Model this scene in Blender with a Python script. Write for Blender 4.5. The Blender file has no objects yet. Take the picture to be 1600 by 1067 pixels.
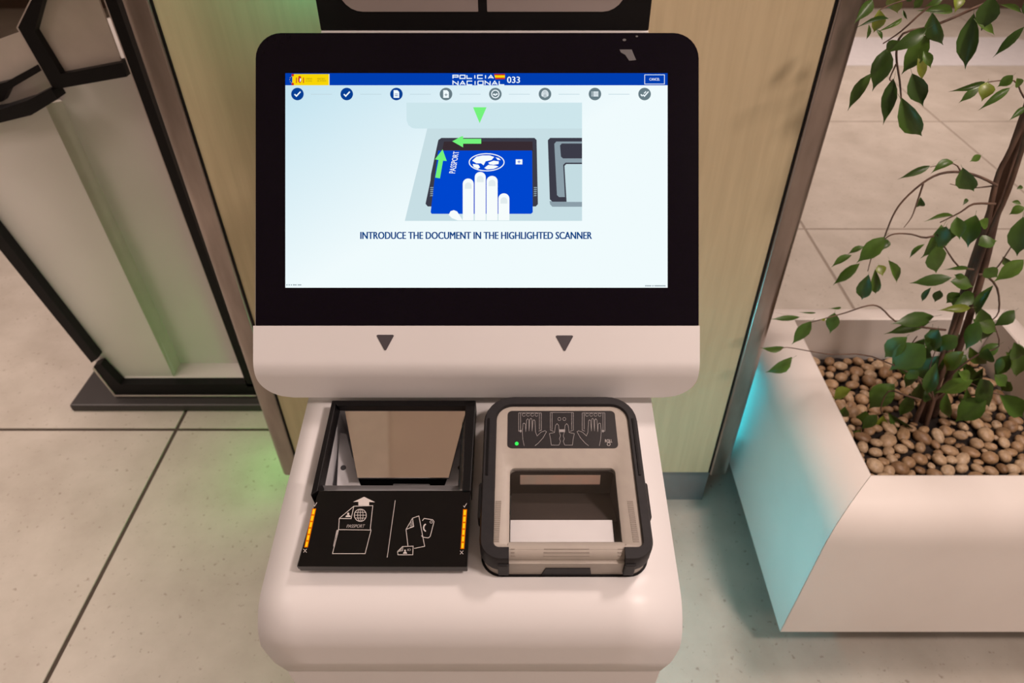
import bpy, bmesh, math, random
from mathutils import Vector, Matrix
random.seed(11)
scn = bpy.context.scene
COL = scn.collection

# ------------------------------------------------------------------ camera
FPX, CX, CY, H = 1078.0, 813.0, 533.5, 1.6
TH = math.atan(math.sqrt(900 / 1291))
ct, st = math.cos(TH), math.sin(TH)
CAM = Vector((0, 0, H))
FW, RT, UP = Vector((0, ct, -st)), Vector((1, 0, 0)), Vector((0, st, ct))
cd = bpy.data.cameras.new('camera')
cam = bpy.data.objects.new('camera', cd)
COL.objects.link(cam)
cam.location = CAM
cam.rotation_euler = (math.pi / 2 - TH, 0, 0)
cd.sensor_width = 36
cd.lens = FPX / 1600 * 36
cd.shift_x = -(CX - 800) / 1600
cd.clip_start = 0.02
cd.dof.use_dof = True
cd.dof.focus_distance = 0.84
cd.dof.aperture_fstop = 7.0
scn.camera = cam

# ------------------------------------------------------------------ world, lights, exposure
w = bpy.data.worlds.new('world')
scn.world = w
w.use_nodes = True
w.node_tree.nodes['Background'].inputs[0].default_value = (1, 0.85, 0.75, 1)
w.node_tree.nodes['Background'].inputs[1].default_value = 0.25
vs = scn.view_settings
vs.view_transform = 'Standard'
vs.look = 'None'
vs.gamma = 1
vs.use_curve_mapping = False
vs.exposure = 0.0
WARM = (1.0, 0.80, 0.72)


def area(name, loc, size, energy, color=WARM, target=None, sy=None):
    l = bpy.data.lights.new(name, 'AREA')
    l.energy = energy
    l.color = color
    l.size = size
    if sy:
        l.shape = 'RECTANGLE'
        l.size_y = sy
    o = bpy.data.objects.new(name, l)
    COL.objects.link(o)
    o.location = loc
    if target is not None:
        o.rotation_euler = (Vector(target) - Vector(loc)).to_track_quat('-Z', 'Y').to_euler()
    return o


area('ceiling_downlight_lamp_right', (1.2, 1.3, 3.1), 0.30, 31)
area('ceiling_downlight_lamp_front', (1.4, -0.3, 3.1), 0.30, 48)
area('added_fill_lamp_behind', (2.2, -2.3, 3.12), 1.2, 40).data.spread = math.radians(150)  # unseen fill lamp added to brighten the front faces
for nm, loc, size, en in (('ceiling_panel_lamp_front', (-2.2, -0.3, 3.12), 1.0, 24), ('ceiling_panel_lamp_rear', (2.2, 4.4, 3.12), 2.4, 52), ('ceiling_panel_lamp_left', (-2.6, 1.7, 3.12), 1.6, 38)):
    area(nm, loc, size, en).data.spread = math.radians(105)


# ------------------------------------------------------------------ pixel -> place helpers
def ray(x, y):
    return FW + RT * ((x - CX) / FPX) - UP * ((y - CY) / FPX)


def on_y(x, y, Y):
    d = ray(x, y)
    return CAM + d * (Y / d.y)


def on_z(x, y, Z):
    d = ray(x, y)
    return CAM + d * ((Z - H) / d.z)


# ------------------------------------------------------------------ materials
def s2l(c):
    c = c / 255.0
    return c / 12.92 if c <= 0.04045 else ((c + 0.055) / 1.055) ** 2.4


def rgb(r, g, b):
    return (s2l(r), s2l(g), s2l(b), 1)


MATS = {}


def mat(name, col, rough=0.5, metal=0.0, spec=0.5, col2=None, scale=20.0, stretch=None, bump=0.0, trans=0.0, coat=0.0, detail=4):
    if name in MATS:
        return MATS[name]
    m = bpy.data.materials.new(name)
    m.use_nodes = True
    nt = m.node_tree
    b = nt.nodes['Principled BSDF']
    b.inputs['Base Color'].default_value = col
    b.inputs['Roughness'].default_value = rough
    b.inputs['Metallic'].default_value = metal
    b.inputs['Specular IOR Level'].default_value = spec
    b.inputs['Transmission Weight'].default_value = trans
    b.inputs['Coat Weight'].default_value = coat
    tc = nt.nodes.new('ShaderNodeTexCoord')
    mp = nt.nodes.new('ShaderNodeMapping')
    nz = nt.nodes.new('ShaderNodeTexNoise')
    nz.inputs['Scale'].default_value = scale
    nz.inputs['Detail'].default_value = detail
    if stretch:
        mp.inputs['Scale'].default_value = stretch
    nt.links.new(tc.outputs['Object'], mp.inputs[0])
    nt.links.new(mp.outputs[0], nz.inputs['Vector'])
    if col2 is None:
        col2 = tuple(c * 0.93 for c in col[:3]) + (1,)
    cr = nt.nodes.new('ShaderNodeValToRGB')
    cr.color_ramp.elements[0].position = 0.35
    cr.color_ramp.elements[1].position = 0.65
    cr.color_ramp.elements[0].color = col2
    cr.color_ramp.elements[1].color = col
    nt.links.new(nz.outputs['Fac'], cr.inputs[0])
    nt.links.new(cr.outputs[0], b.inputs['Base Color'])
    if bump:
        bp = nt.nodes.new('ShaderNodeBump')
        bp.inputs['Strength'].default_value = bump
        bp.inputs['Distance'].default_value = 0.002
        nt.links.new(nz.outputs['Fac'], bp.inputs['Height'])
        nt.links.new(bp.outputs[0], b.inputs['Normal'])
    MATS[name] = m
    return m


def emit(name, col, strength=1.0):
    if name in MATS:
        return MATS[name]
    m = bpy.data.materials.new(name)
    m.use_nodes = True
    nt = m.node_tree
    nt.nodes.clear()
    e = nt.nodes.new('ShaderNodeEmission')
    e.inputs[0].default_value = col
    e.inputs[1].default_value = strength
    o = nt.nodes.new('ShaderNodeOutputMaterial')
    nt.links.new(e.outputs[0], o.inputs[0])
    MATS[name] = m
    return m


WHITE = mat('white_powder_coat', (0.76, 0.75, 0.75, 1), 0.38, spec=0.45, col2=(0.745, 0.735, 0.735, 1), scale=6)
WHITE_GATE = mat('white_gate_panel', (0.66, 0.63, 0.60, 1), 0.4, col2=(0.63, 0.60, 0.57, 1), scale=4)
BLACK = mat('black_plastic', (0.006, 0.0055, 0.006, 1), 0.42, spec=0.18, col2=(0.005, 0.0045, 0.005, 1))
BLACK_GLOSS = mat('black_gloss_glass', (0.005, 0.0045, 0.005, 1), 0.08, spec=0.28, col2=(0.005, 0.005, 0.005, 1))
BEZEL = mat('bezel_glass', (0.005, 0.003, 0.008, 1), 0.14, spec=0.14, col2=(0.004, 0.003, 0.005, 1), scale=300)
RUBBER = mat('charcoal_rubber', (0.017, 0.016, 0.018, 1), 0.55, spec=0.3, col2=(0.014, 0.013, 0.015, 1), scale=120, bump=0.05)
DARKPANEL = mat('dark_label_panel', (0.022, 0.021, 0.024, 1), 0.3, col2=(0.02, 0.019, 0.022, 1))
BEIGE = mat('beige_plastic', (0.40, 0.36, 0.315, 1), 0.45, col2=(0.38, 0.34, 0.30, 1), scale=80, bump=0.03)
BEIGE_D = mat('beige_plastic_groove', (0.27, 0.235, 0.20, 1), 0.5)
GREYPL = mat('light_grey_plastic', (0.62, 0.62, 0.64, 1), 0.45, col2=(0.56, 0.56, 0.58, 1), scale=30)
MIRROR = mat('mirror_glass', (0.95, 0.86, 0.80, 1), 0.04, metal=1.0, col2=(0.94, 0.85, 0.79, 1))
TRI = mat('dark_grey_print', (0.065, 0.058, 0.068, 1), 0.5)
PRINT = mat('silver_print', (0.62, 0.58, 0.56, 1), 0.5)
PRINT_DIM = mat('dim_silver_print', (0.34, 0.32, 0.32, 1), 0.5)
WOOD = mat('pale_wood_laminate', (0.58, 0.475, 0.30, 1), 0.48, col2=(0.525, 0.425, 0.265, 1), scale=9, stretch=(9, 9, 0.55), bump=0.02, detail=7)
STEEL = mat('brushed_post_metal', (0.42, 0.36, 0.33, 1), 0.30, metal=1.0, col2=(0.26, 0.22, 0.20, 1), scale=5, stretch=(3, 3, 0.8))
PLINTH = mat('grey_plinth_metal', (0.24, 0.25, 0.26, 1), 0.4, metal=0.4)
DARKBASE = mat('dark_base_plate', (0.030, 0.026, 0.025, 1), 0.5)
PLANTER = mat('white_planter_lacquer', (0.74, 0.70, 0.66, 1), 0.42, col2=(0.70, 0.66, 0.62, 1), scale=5)
SOIL = mat('dark_soil', (0.020, 0.013, 0.009, 1), 0.9, col2=(0.008, 0.005, 0.004, 1), scale=60, bump=0.8)
BARK = mat('ficus_bark', (0.16, 0.095, 0.065, 1), 0.8, col2=(0.07, 0.04, 0.028, 1), scale=35, stretch=(1, 1, 0.3), bump=0.5)
WALLP = mat('warm_wall_paint', (0.68, 0.62, 0.57, 1), 0.7, scale=3)
CEIL = mat('ceiling_paint', (0.80, 0.72, 0.66, 1), 0.8, scale=3)
GROUT = mat('dark_grout', (0.06, 0.045, 0.033, 1), 0.9, col2=(0.05, 0.036, 0.026, 1), scale=30)
GROUT_L = mat('clean_grout', (0.26, 0.22, 0.18, 1), 0.9, scale=30)
BASEB = mat('brown_baseboard', (0.13, 0.085, 0.06, 1), 0.5)
REFLECTION_PAINT = mat('painted_floor_reflection', (0.58, 0.57, 0.58, 1), 0.35)  # pale colour painting a band of reflected light
def clear_glass():
    m = bpy.data.materials.new('clear_glass')
    m.use_nodes = True
    nt = m.node_tree
    nt.nodes.clear()
    fr, tr, gl, mx, o = [nt.nodes.new(k) for k in ('ShaderNodeFresnel', 'ShaderNodeBsdfTransparent', 'ShaderNodeBsdfGlossy', 'ShaderNodeMixShader', 'ShaderNodeOutputMaterial')]
    fr.inputs[0].default_value = 1.5
    gl.inputs['Roughness'].default_value = 0.03
    tr.inputs[0].default_value = (1, 1, 1, 1)
    nt.links.new(fr.outputs[0], mx.inputs[0])
    nt.links.new(tr.outputs[0], mx.inputs[1])
    nt.links.new(gl.outputs[0], mx.inputs[2])
    nt.links.new(mx.outputs[0], o.inputs[0])
    return m


GLASSM = clear_glass()
DARKIN = mat('dark_optics', (0.075, 0.062, 0.056, 1), 0.35, col2=(0.06, 0.05, 0.046, 1))
WHITEP = mat('white_backing', (0.92, 0.91, 0.92, 1), 0.5)
PANE = mat('smoked_window', (0.34, 0.29, 0.27, 1), 0.12, spec=0.6, col2=(0.31, 0.26, 0.245, 1), scale=5)
GATEPANE = mat('gate_window_pane', (0.62, 0.56, 0.50, 1), 0.10, metal=0.0, col2=(0.50, 0.45, 0.40, 1), scale=6)
AMBER = emit('amber_led', rgb(255, 165, 20), 1.6)
AMBER_D = emit('amber_led_dim', rgb(230, 110, 5), 0.9)
ADDED_LED_G = emit('added_green_led', (0.10, 1.0, 0.12, 1), 18)
ADDED_LED_GT = emit('added_green_teal_led', (0.15, 1.0, 0.65, 1), 28)
ADDED_LED_C = emit('added_cyan_led', (0.03, 0.75, 0.90, 1), 34)
PWR = emit('power_led', rgb(60, 235, 90), 1.2)
TAPE = mat('tape_residue', (0.11, 0.105, 0.11, 1), 0.6)
SCREW = mat('screw_metal', (0.10, 0.10, 0.11, 1), 0.4, metal=0.6)


def floor_material():
    m = bpy.data.materials.new('beige_porcelain_tile')
    m.use_nodes = True
    nt = m.node_tree
    b = nt.nodes['Principled BSDF']
    b.inputs['Roughness'].default_value = 0.42
    b.inputs['Specular IOR Level'].default_value = 0.4
    g = nt.nodes.new('ShaderNodeNewGeometry')
    n1 = nt.nodes.new('ShaderNodeTexNoise')
    n1.inputs['Scale'].default_value = 4.5
    n1.inputs['Detail'].default_value = 9
    n1.inputs['Roughness'].default_value = 0.62
    n2 = nt.nodes.new('ShaderNodeTexNoise')
    n2.inputs['Scale'].default_value = 70
    n2.inputs['Detail'].default_value = 3
    for n in (n1, n2):
        nt.links.new(g.outputs['Position'], n.inputs['Vector'])
    cr = nt.nodes.new('ShaderNodeValToRGB')
    cr.color_ramp.elements[0].position = 0.3
    cr.color_ramp.elements[0].color = (0.36, 0.325, 0.275, 1)
    cr.color_ramp.elements[1].position = 0.7
    cr.color_ramp.elements[1].color = (0.475, 0.44, 0.385, 1)
    nt.links.new(n1.outputs['Fac'], cr.inputs[0])
    cr2 = nt.nodes.new('ShaderNodeValToRGB')
    cr2.color_ramp.elements[0].position = 0.27
    cr2.color_ramp.elements[0].color = (0.55, 0.5, 0.45, 1)
    cr2.color_ramp.elements[1].position = 0.36
    cr2.color_ramp.elements[1].color = (1, 1, 1, 1)
    nt.links.new(n2.outputs['Fac'], cr2.inputs[0])
    mx = nt.nodes.new('ShaderNodeMix')
    mx.data_type = 'RGBA'
    mx.blend_type = 'MULTIPLY'
    mx.inputs[0].default_value = 0.8
    nt.links.new(cr.outputs[0], mx.inputs[6])
    nt.links.new(cr2.outputs[0], mx.inputs[7])
    nt.links.new(mx.outputs[2], b.inputs['Base Color'])
    return m


FLOOR = floor_material()


def varied(name, stops, rough, spec=0.5, mott=None):
    """colour drawn per object from a ramp (Object Info Random) plus mottling"""
    m = bpy.data.materials.new(name)
    m.use_nodes = True
    nt = m.node_tree
    b = nt.nodes['Principled BSDF']
    b.inputs['Roughness'].default_value = rough
    b.inputs['Specular IOR Level'].default_value = spec
    oi = nt.nodes.new('ShaderNodeObjectInfo')
    cr = nt.nodes.new('ShaderNodeValToRGB')
    els = cr.color_ramp.elements
    while len(els) < len(stops):
        els.new(0.5)
    for i, c in enumerate(stops):
        els[i].position = i / (len(stops) - 1)
        els[i].color = c
    nt.links.new(oi.outputs['Random'], cr.inputs[0])
    tc = nt.nodes.new('ShaderNodeTexCoord')
    nz = nt.nodes.new('ShaderNodeTexNoise')
    nz.inputs['Scale'].default_value = mott or 3
    nz.inputs['Detail'].default_value = 4
    nt.links.new(tc.outputs['Object'], nz.inputs['Vector'])
    c2 = nt.nodes.new('ShaderNodeValToRGB')
    c2.color_ramp.elements[0].position = 0.3
    c2.color_ramp.elements[0].color = (0.6, 0.55, 0.5, 1)
    c2.color_ramp.elements[1].position = 0.7
    c2.color_ramp.elements[1].color = (1.1, 1.1, 1.1, 1)
    nt.links.new(nz.outputs['Fac'], c2.inputs[0])
    mx = nt.nodes.new('ShaderNodeMix')
    mx.data_type = 'RGBA'
    mx.blend_type = 'MULTIPLY'
    mx.inputs[0].default_value = 0.9
    nt.links.new(cr.outputs[0], mx.inputs[6])
    nt.links.new(c2.outputs[0], mx.inputs[7])
    nt.links.new(mx.outputs[2], b.inputs['Base Color'])
    return m


PEBBLE = varied('tan_pebble', [(0.24, 0.145, 0.075, 1), (0.42, 0.28, 0.155, 1), (0.54, 0.41, 0.27, 1), (0.33, 0.20, 0.10, 1)], 0.45, mott=2.0)
LEAF = varied('ficus_leaf', [(0.035, 0.080, 0.014, 1), (0.060, 0.130, 0.018, 1), (0.085, 0.165, 0.022, 1), (0.045, 0.095, 0.018, 1)], 0.36, spec=0.35, mott=1.5)
LEAF_Y = varied('young_ficus_leaf', [(0.16, 0.22, 0.02, 1), (0.22, 0.26, 0.03, 1)], 0.35, mott=1.5)


# ------------------------------------------------------------------ object helpers
def tag(o, label=None, cat=None, group=None, kind=None):
    if label:
        o['label'] = label
    if cat:
        o['category'] = cat
    if group:
        o['group'] = group
    if kind:
        o['kind'] = kind
    return o


def empty(name, loc=(0, 0, 0), rot=(0, 0, 0)):
    o = bpy.data.objects.new(name, None)
    COL.objects.link(o)
    o.location = loc
    o.rotation_euler = rot
    o.empty_display_size = 0.05
    return o


def link(name, me, m, parent=None, loc=None, rot=None, smooth=None):
    if m is not None and len(me.materials) == 0:
        me.materials.append(m)
    o = bpy.data.objects.new(name, me)
    COL.objects.link(o)
    if parent is not None:
        o.parent = parent
    if loc is not None:
        o.location = loc
    if rot is not None:
        o.rotation_euler = rot
    if smooth:
        me.shade_smooth()
        me.set_sharp_from_angle(angle=math.radians(smooth))
    return o


class MB:
    def __init__(s):
        s.bm = bmesh.new()

    def face(s, pts):
        vs_ = [s.bm.verts.new(p) for p in pts]
        return s.bm.faces.new(vs_)

    def box(s, x0, x1, y0, y1, z0, z1):
        p = [(x0, y0, z0), (x1, y0, z0), (x1, y1, z0), (x0, y1, z0), (x0, y0, z1), (x1, y0, z1), (x1, y1, z1), (x0, y1, z1)]
        return s.hexa(p)

    def hexa(s, p):
        v = [s.bm.verts.new(q) for q in p]
        for f in ((0, 3, 2, 1), (4, 5, 6, 7), (0, 1, 5, 4), (1, 2, 6, 5), (2, 3, 7, 6), (3, 0, 4, 7)):
            s.bm.faces.new([v[i] for i in f])
        return v

    def prism(s, bottom, top):
        """two rings of equal length, closed"""
        a = [s.bm.verts.new(p) for p in bottom]
        b = [s.bm.verts.new(p) for p in top]
        n = len(a)
        for i in range(n):
            s.bm.faces.new((a[i], a[(i + 1) % n], b[(i + 1) % n], b[i]))
        s.bm.faces.new(list(reversed(a)))
        s.bm.faces.new(b)

    def ring(s, bo, to, bi, ti):
        """closed ring: bottom outer, top outer, bottom inner, top inner"""
        L = [[s.bm.verts.new(p) for p in q] for q in (bo, to, ti, bi)]
        n = len(bo)
        for k in range(4):
            A, B = L[k], L[(k + 1) % 4]
            for i in range(n):
                j = (i + 1) % n
                s.bm.faces.new((A[i], A[j], B[j], B[i]))

    def loft(s, rings, cap=True, closed=True):
        L = [[s.bm.verts.new(p) for p in r] for r in rings]
        n = len(L[0])
        for k in range(len(L) - 1):
            for i in range(n if closed else n - 1):
                j = (i + 1) % n
                s.bm.faces.new((L[k][i], L[k][j], L[k + 1][j], L[k + 1][i]))
        if cap and closed:
            s.bm.faces.new(list(reversed(L[0])))
            s.bm.faces.new(L[-1])

    def tube(s, pts, radii, n=7):
        pts = [Vector(p) for p in pts]
        rings = []
        for i, p in enumerate(pts):
            d = (pts[min(i + 1, len(pts) - 1)] - pts[max(i - 1, 0)]).normalized()
            a = d.cross(Vector((0.3, 1, 0.2))).normalized()
            b = d.cross(a)
            r = radii[i] if isinstance(radii, (list, tuple)) else radii
            rings.append([p + (a * math.cos(2 * math.pi * k / n) + b * math.sin(2 * math.pi * k / n)) * r for k in range(n)])
        s.loft(rings)

    def mesh(s, name, bevel=0, seg=2):
        if bevel:
            bmesh.ops.bevel(s.bm, geom=[e for e in s.bm.edges], offset=bevel, segments=seg, affect='EDGES', profile=0.5, clamp_overlap=True)
        bmesh.ops.recalc_face_normals(s.bm, faces=s.bm.faces)
        me = bpy.data.meshes.new(name)
        s.bm.to_mesh(me)
        s.bm.free()
        return me

    def build(s, name, m, parent=None, loc=None, rot=None, smooth=None, bevel=0, seg=2):
        return link(name, s.mesh(name, bevel, seg), m, parent, loc, rot, smooth)


def rrect(x0, y0, x1, y1, r, n=6):
    """rounded rectangle, counter-clockwise; r = one radius or (bl, br, tr, tl)"""
    if not isinstance(r, (tuple, list)):
        r = (r,) * 4
    out = []
    for (cx, cy, a0, rr) in ((x0 + r[0], y0 + r[0], 180, r[0]), (x1 - r[1], y0 + r[1], 270, r[1]), (x1 - r[2], y1 - r[2], 0, r[2]), (x0 + r[3], y1 - r[3], 90, r[3])):
        if rr == 0:
            out.append((cx, cy))
        else:
            for k in range(n + 1):
                a = math.radians(a0 + 90 * k / n)
                out.append((cx + rr * math.cos(a), cy + rr * math.sin(a)))
    return out


class Flat:
    """flat print: shapes in photo pixels laid on a plane; fn(x, y) -> local point"""

    def __init__(s, fn):
        s.fn = fn
        s.v = []
        s.f = []

    def poly(s, pts):
        i = len(s.v)
        s.v += [tuple(s.fn(*p)) for p in pts]
        s.f.append(tuple(range(i, i + len(pts))))
        return s

    def line(s, pts, wd, closed=False):
        P = [Vector(p) for p in pts]
        n = len(P)
        L, R = [], []
        for i in range(n):
            a = P[(i - 1) % n] if (closed or i > 0) else None
            b = P[(i + 1) % n] if (closed or i < n - 1) else None
            d1 = (P[i] - a).normalized() if a is not None else None
            d2 = (b - P[i]).normalized() if b is not None else None
            if d1 is None:
                d1 = d2
            if d2 is None:
                d2 = d1
            n1, n2 = Vector((-d1.y, d1.x)), Vector((-d2.y, d2.x))
            m = n1 + n2
            if m.length < 0.3:
                m = n1
            m.normalize()
            k = wd / 2 / max(0.45, m.dot(n1))
            L.append(P[i] + m * k)
            R.append(P[i] - m * k)
        for i in range(n if closed else n - 1):
            j = (i + 1) % n
            s.poly([L[i], L[j], R[j], R[i]])
        return s

    def disc(s, cx, cy, r, ry=None, n=24):
        ry = ry or r
        return s.poly([(cx + r * math.cos(2 * math.pi * k / n), cy + ry * math.sin(2 * math.pi * k / n)) for k in range(n)])

    def circ(s, cx, cy, r, wd, ry=None, n=28, a0=0, a1=360):
        ry = ry or r
        full = a1 - a0 >= 360
        m = n if full else n + 1
        return s.line([(cx + r * math.cos(math.radians(a0 + (a1 - a0) * k / n)), cy + ry * math.sin(math.radians(a0 + (a1 - a0) * k / n))) for k in range(m)], wd, full)

    def text(s, body, q, bold=0.0, shear=0.0):
        """text fitted into quad q = TL, TR, BR, BL (pixels)"""
        cu = bpy.data.curves.new('text', 'FONT')
        cu.body = body
        reps = (0.0,) if not bold else (0.0, 1.4 * bold, 2.8 * bold)
        cu.shear = shear
        cu.resolution_u = 3
        o = bpy.data.objects.new('text', cu)
        COL.objects.link(o)
        dg = bpy.context.evaluated_depsgraph_get()
        me = bpy.data.meshes.new_from_object(o.evaluated_get(dg))
        xs = [v.co.x for v in me.vertices]
        ys = [v.co.y for v in me.vertices]
        x0, x1, y0, y1 = min(xs), max(xs), min(ys), max(ys)
        TL, TR, BR, BL = [Vector(p) for p in q]
        i = len(s.v)
        x1 += reps[-1]
        for rp in reps:
            i = len(s.v)
            for v in me.vertices:
                a, b = (v.co.x + rp - x0) / (x1 - x0), (v.co.y - y0) / (y1 - y0)
                p = (BL * (1 - a) + BR * a) * (1 - b) + (TL * (1 - a) + TR * a) * b
                s.v.append(tuple(s.fn(p.x, p.y)))
            for p in me.polygons:
                s.f.append(tuple(i + k for k in p.vertices))
        bpy.data.objects.remove(o)
        bpy.data.meshes.remove(me)
        bpy.data.curves.remove(cu)
        return s

    def build(s, name, m, parent):
        me = bpy.data.meshes.new(name)
        me.from_pydata(s.v, [], s.f)
        bm = bmesh.new()
        bm.from_mesh(me)
        bmesh.ops.triangulate(bm, faces=[f for f in bm.faces if len(f.verts) > 4])
        bm.to_mesh(me)
        bm.free()
        me.update()
        return link(name, me, m, parent)


# ------------------------------------------------------------------ setting
X_LINES = [-1.08 + 1.18 * k for k in range(-3, 8)]
Y_LINES = [1.486 + 1.22 * k for k in range(-4, 6)]
RX0, RX1, RY0, RY1, RZ = X_LINES[0], X_LINES[-1], Y_LINES[0], 6.4, 3.2
fl = MB()
fl.box(RX0 - 0.1, RX1 + 0.1, RY0 - 0.1, RY1 + 0.1, -0.1, -0.003)
floor = tag(fl.build('floor', GROUT), kind='structure')
q = MB()
q.box(0.6, RX1, 1.6, RY1, -0.01, -0.0025)
q.build('grout_bed', GROUT_L, floor)
J = 0.0055
tm = MB()
tm.box(-0.59 + J, 0.59 - J, -0.61 + J, 0.61 - J, -0.02, 0.0)
tile_me = tm.mesh('tile', 0.0012, 1)
tile_me.materials.append(FLOOR)
for i in range(len(X_LINES) - 1):
    for j in range(len(Y_LINES) - 1):
        if Y_LINES[j] + 1.22 > 6.45:
            continue
        link('tile', tile_me, None, floor, ((X_LINES[i] + 0.59), (Y_LINES[j] + 0.61), 0))
q = MB()
q.box(RX0, RX1, Y_LINES[8] + 0.002, 6.4, -0.02, 0.0)
q.build('tile_border', FLOOR, floor)
q = MB()  # thin pale strip imitating a light reflection on the far floor
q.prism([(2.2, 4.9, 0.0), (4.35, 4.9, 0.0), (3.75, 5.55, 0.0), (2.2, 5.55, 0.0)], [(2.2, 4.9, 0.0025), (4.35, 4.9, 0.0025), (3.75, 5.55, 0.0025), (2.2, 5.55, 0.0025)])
tag(q.build('painted_reflection_strip', REFLECTION_PAINT), kind='structure')


def shell(name, b, m):
    q = MB()
    q.box(*b)
    return tag(q.build(name, m), kind='structure')


shell('wall_back', (RX0, RX1, 6.4, 6.5, 0, RZ), WALLP)
shell('wall_front', (RX0, RX1, RY0 - 0.1, RY0, 0, RZ), WALLP)
shell('wall_left', (RX0 - 0.1, RX0, RY0, 6.4, 0, RZ), WALLP)
shell('wall_right', (RX1, RX1 + 0.1, RY0, 6.4, 0, RZ), WALLP)
shell('ceiling', (RX0 - 0.1, RX1 + 0.1, RY0 - 0.1, 6.5, RZ, RZ + 0.1), CEIL)
shell('trim_2', (-0.78, -0.60, RY0, 6.4, RZ - 0.02, RZ), mat('pale_ceiling_strip', (0.9, 0.86, 0.82, 1), 0.7))
shell('baseboard_back', (RX0, RX1, 6.37, 6.4, 0, 0.16), BASEB)

# ------------------------------------------------------------------ wood-clad pillar behind the kiosk
PY = 1.2
pil = tag(empty('wood_clad_pillar', (-0.042, 1.33, 0)), 'pale wood clad pillar with metal corner posts standing behind the kiosk', 'pillar')
OFF = Vector((-0.042, 1.33, 0))


def lbox(root_off, b):
    q = MB()
    q.box(b[0] - root_off.x, b[1] - root_off.x, b[2] - root_off.y, b[3] - root_off.y, b[4] - root_off.z, b[5] - root_off.z)
    return q


PT = 2.4
lbox(OFF, (-0.590, 0.506, PY, PY + 0.22, 0.14, PT)).build('wood_panel', WOOD, pil)
for x0, x1 in ((-0.642, -0.5935), (0.5095, 0.557)):
    q = MB()
    out = [(x - OFF.x, y - OFF.y) for x, y in rrect(x0, PY - 0.006, x1, PY + 0.23, (0.016, 0.005, 0.004, 0.004) if x0 < 0 else (0.005, 0.016, 0.004, 0.004), 5)]
    q.prism([(x, y, 0.135) for x, y in out], [(x, y, PT) for x, y in out])
    q.build('corner_post', STEEL, pil, smooth=40)
for x0, x1 in ((-0.594, -0.5895), (0.5055, 0.51)):
    lbox(OFF, (x0, x1, PY - 0.002, PY + 0.05, 0.14, PT)).build('gasket', BLACK, pil)
lbox(OFF, (-0.60, 0.515, PY + 0.016, PY + 0.20, 0, 0.14)).build('plinth', PLINTH, pil)
tag(lbox(OFF, (-0.654, -0.642, PY + 0.06, PY + 0.2, 0.14, 0.19)).build('added_led_strip', ADDED_LED_G, pil), 'added green light strip, out of view')  # added on the hidden side to give the floor its green glow

tag(lbox(OFF, (0.557, 0.561, PY + 0.10, PY + 0.12, 0.16, 0.42)).build('added_led_strip', emit('added_faint_cyan_led', (0.03, 0.75, 0.90, 1), 6), pil), 'added faint cyan light strip, out of view')  # extra unseen strip added to tint the planter's near side cyan

# ------------------------------------------------------------------ kiosk
KX = -0.0545
kiosk = tag(empty('passport_kiosk', (KX, 0.68, 0)), 'white self-service passport kiosk with tilted lit screen and two scanners', 'kiosk')
KO = Vector((KX, 0.68, 0))
ZS = 0.8595
K = ZS / FPX
SC = CAM + ray(744.5, 281.5) * ZS          # screen centre
HROT = (math.pi / 2 - TH, 0, 0)            # head frame: x right, y up the screen, z out of it
HLOC = SC - KO


def hp(x, y, z=0.0):
    return Vector(((x - 744.5) * K, -(y - 281.5) * K, z))


# head shell: front sheet, bend, under-lip with rounded corners
HW = (1093.5 - 395.5) / 2 * K
THK = 0.018


def sheet_rows(path, hw_fn, thick):
    fr, bk = [], []
    for (y, z, ny, nz, w_) in path:
        fr.append([(-w_, y, z), (w_, y, z)])
        bk.append([(-w_, y - ny * thick, z - nz * thick), (w_, y - ny * thick, z - nz * thick)])
    return fr, bk


def sheet(path, thick, name, m, parent, loc, rot):
    q = MB()
    rings = []
    for (y, z, ny, nz, w_) in path:
        rings.append([(-w_, y, z), (w_, y, z), (w_, y - ny * thick, z - nz * thick), (-w_, y - ny * thick, z - nz * thick)])
    q.loft(rings)
    return q.build(name, m, parent, loc, rot, smooth=38)


ytop = hp(0, 52.5).y
rt = 40 * K
path = []
for k in range(9):                         # rounded top corners
    a = math.radians(90 - 90 * k / 8)
    path.append((ytop - rt + rt * math.sin(a), -0.0065, 0, 1, HW - rt + rt * math.cos(a) - 0.001))
ych = hp(0, 509).y
path.append((ych + 0.0005, -0.0065, 0, 1, HW))
path.append((ych, 0.0, 0, 1, HW))
yb = hp(0, 563).y
path.append((yb, 0, 0, 1, HW))
RB, TURN, LIP, RC = 0.030, math.radians(46), 0.040, 0.038
for k in range(1, 9):
    a = TURN * k / 8
    path.append((yb - RB * math.sin(a), -RB + RB * math.cos(a), -math.sin(a), math.cos(a), HW))
ye, ze = path[-1][0], path[-1][1]
dy, dz = -math.cos(TURN), -math.sin(TURN)
for k in range(1, 15):
    t = k / 14
    sdist = LIP * t
    dd = max(0, sdist - (LIP - RC))
    w_ = HW - RC + math.sqrt(max(0, RC * RC - dd * dd))
    path.append((ye + dy * sdist, ze + dz * sdist, -math.sin(TURN), math.cos(TURN), w_))
sheet(path, THK, 'head_shell', WHITE, kiosk, HLOC, HROT)
# back of the head (rounded box behind the sheet)
q = MB()
o1 = rrect(-HW + 0.02, hp(0, 540).y, HW - 0.02, ytop - 0.02, 0.03)
o2 = rrect(-HW + 0.06, hp(0, 520).y, HW - 0.06, ytop - 0.09, 0.03)
q.loft([[(x, y, -0.0235) for x, y in o1], [(x, y, -0.045) for x, y in o1], [(x, y, -0.075) for x, y in o2]])
q.build('head_back_cover', WHITE, kiosk, HLOC, HROT, smooth=40)
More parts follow.
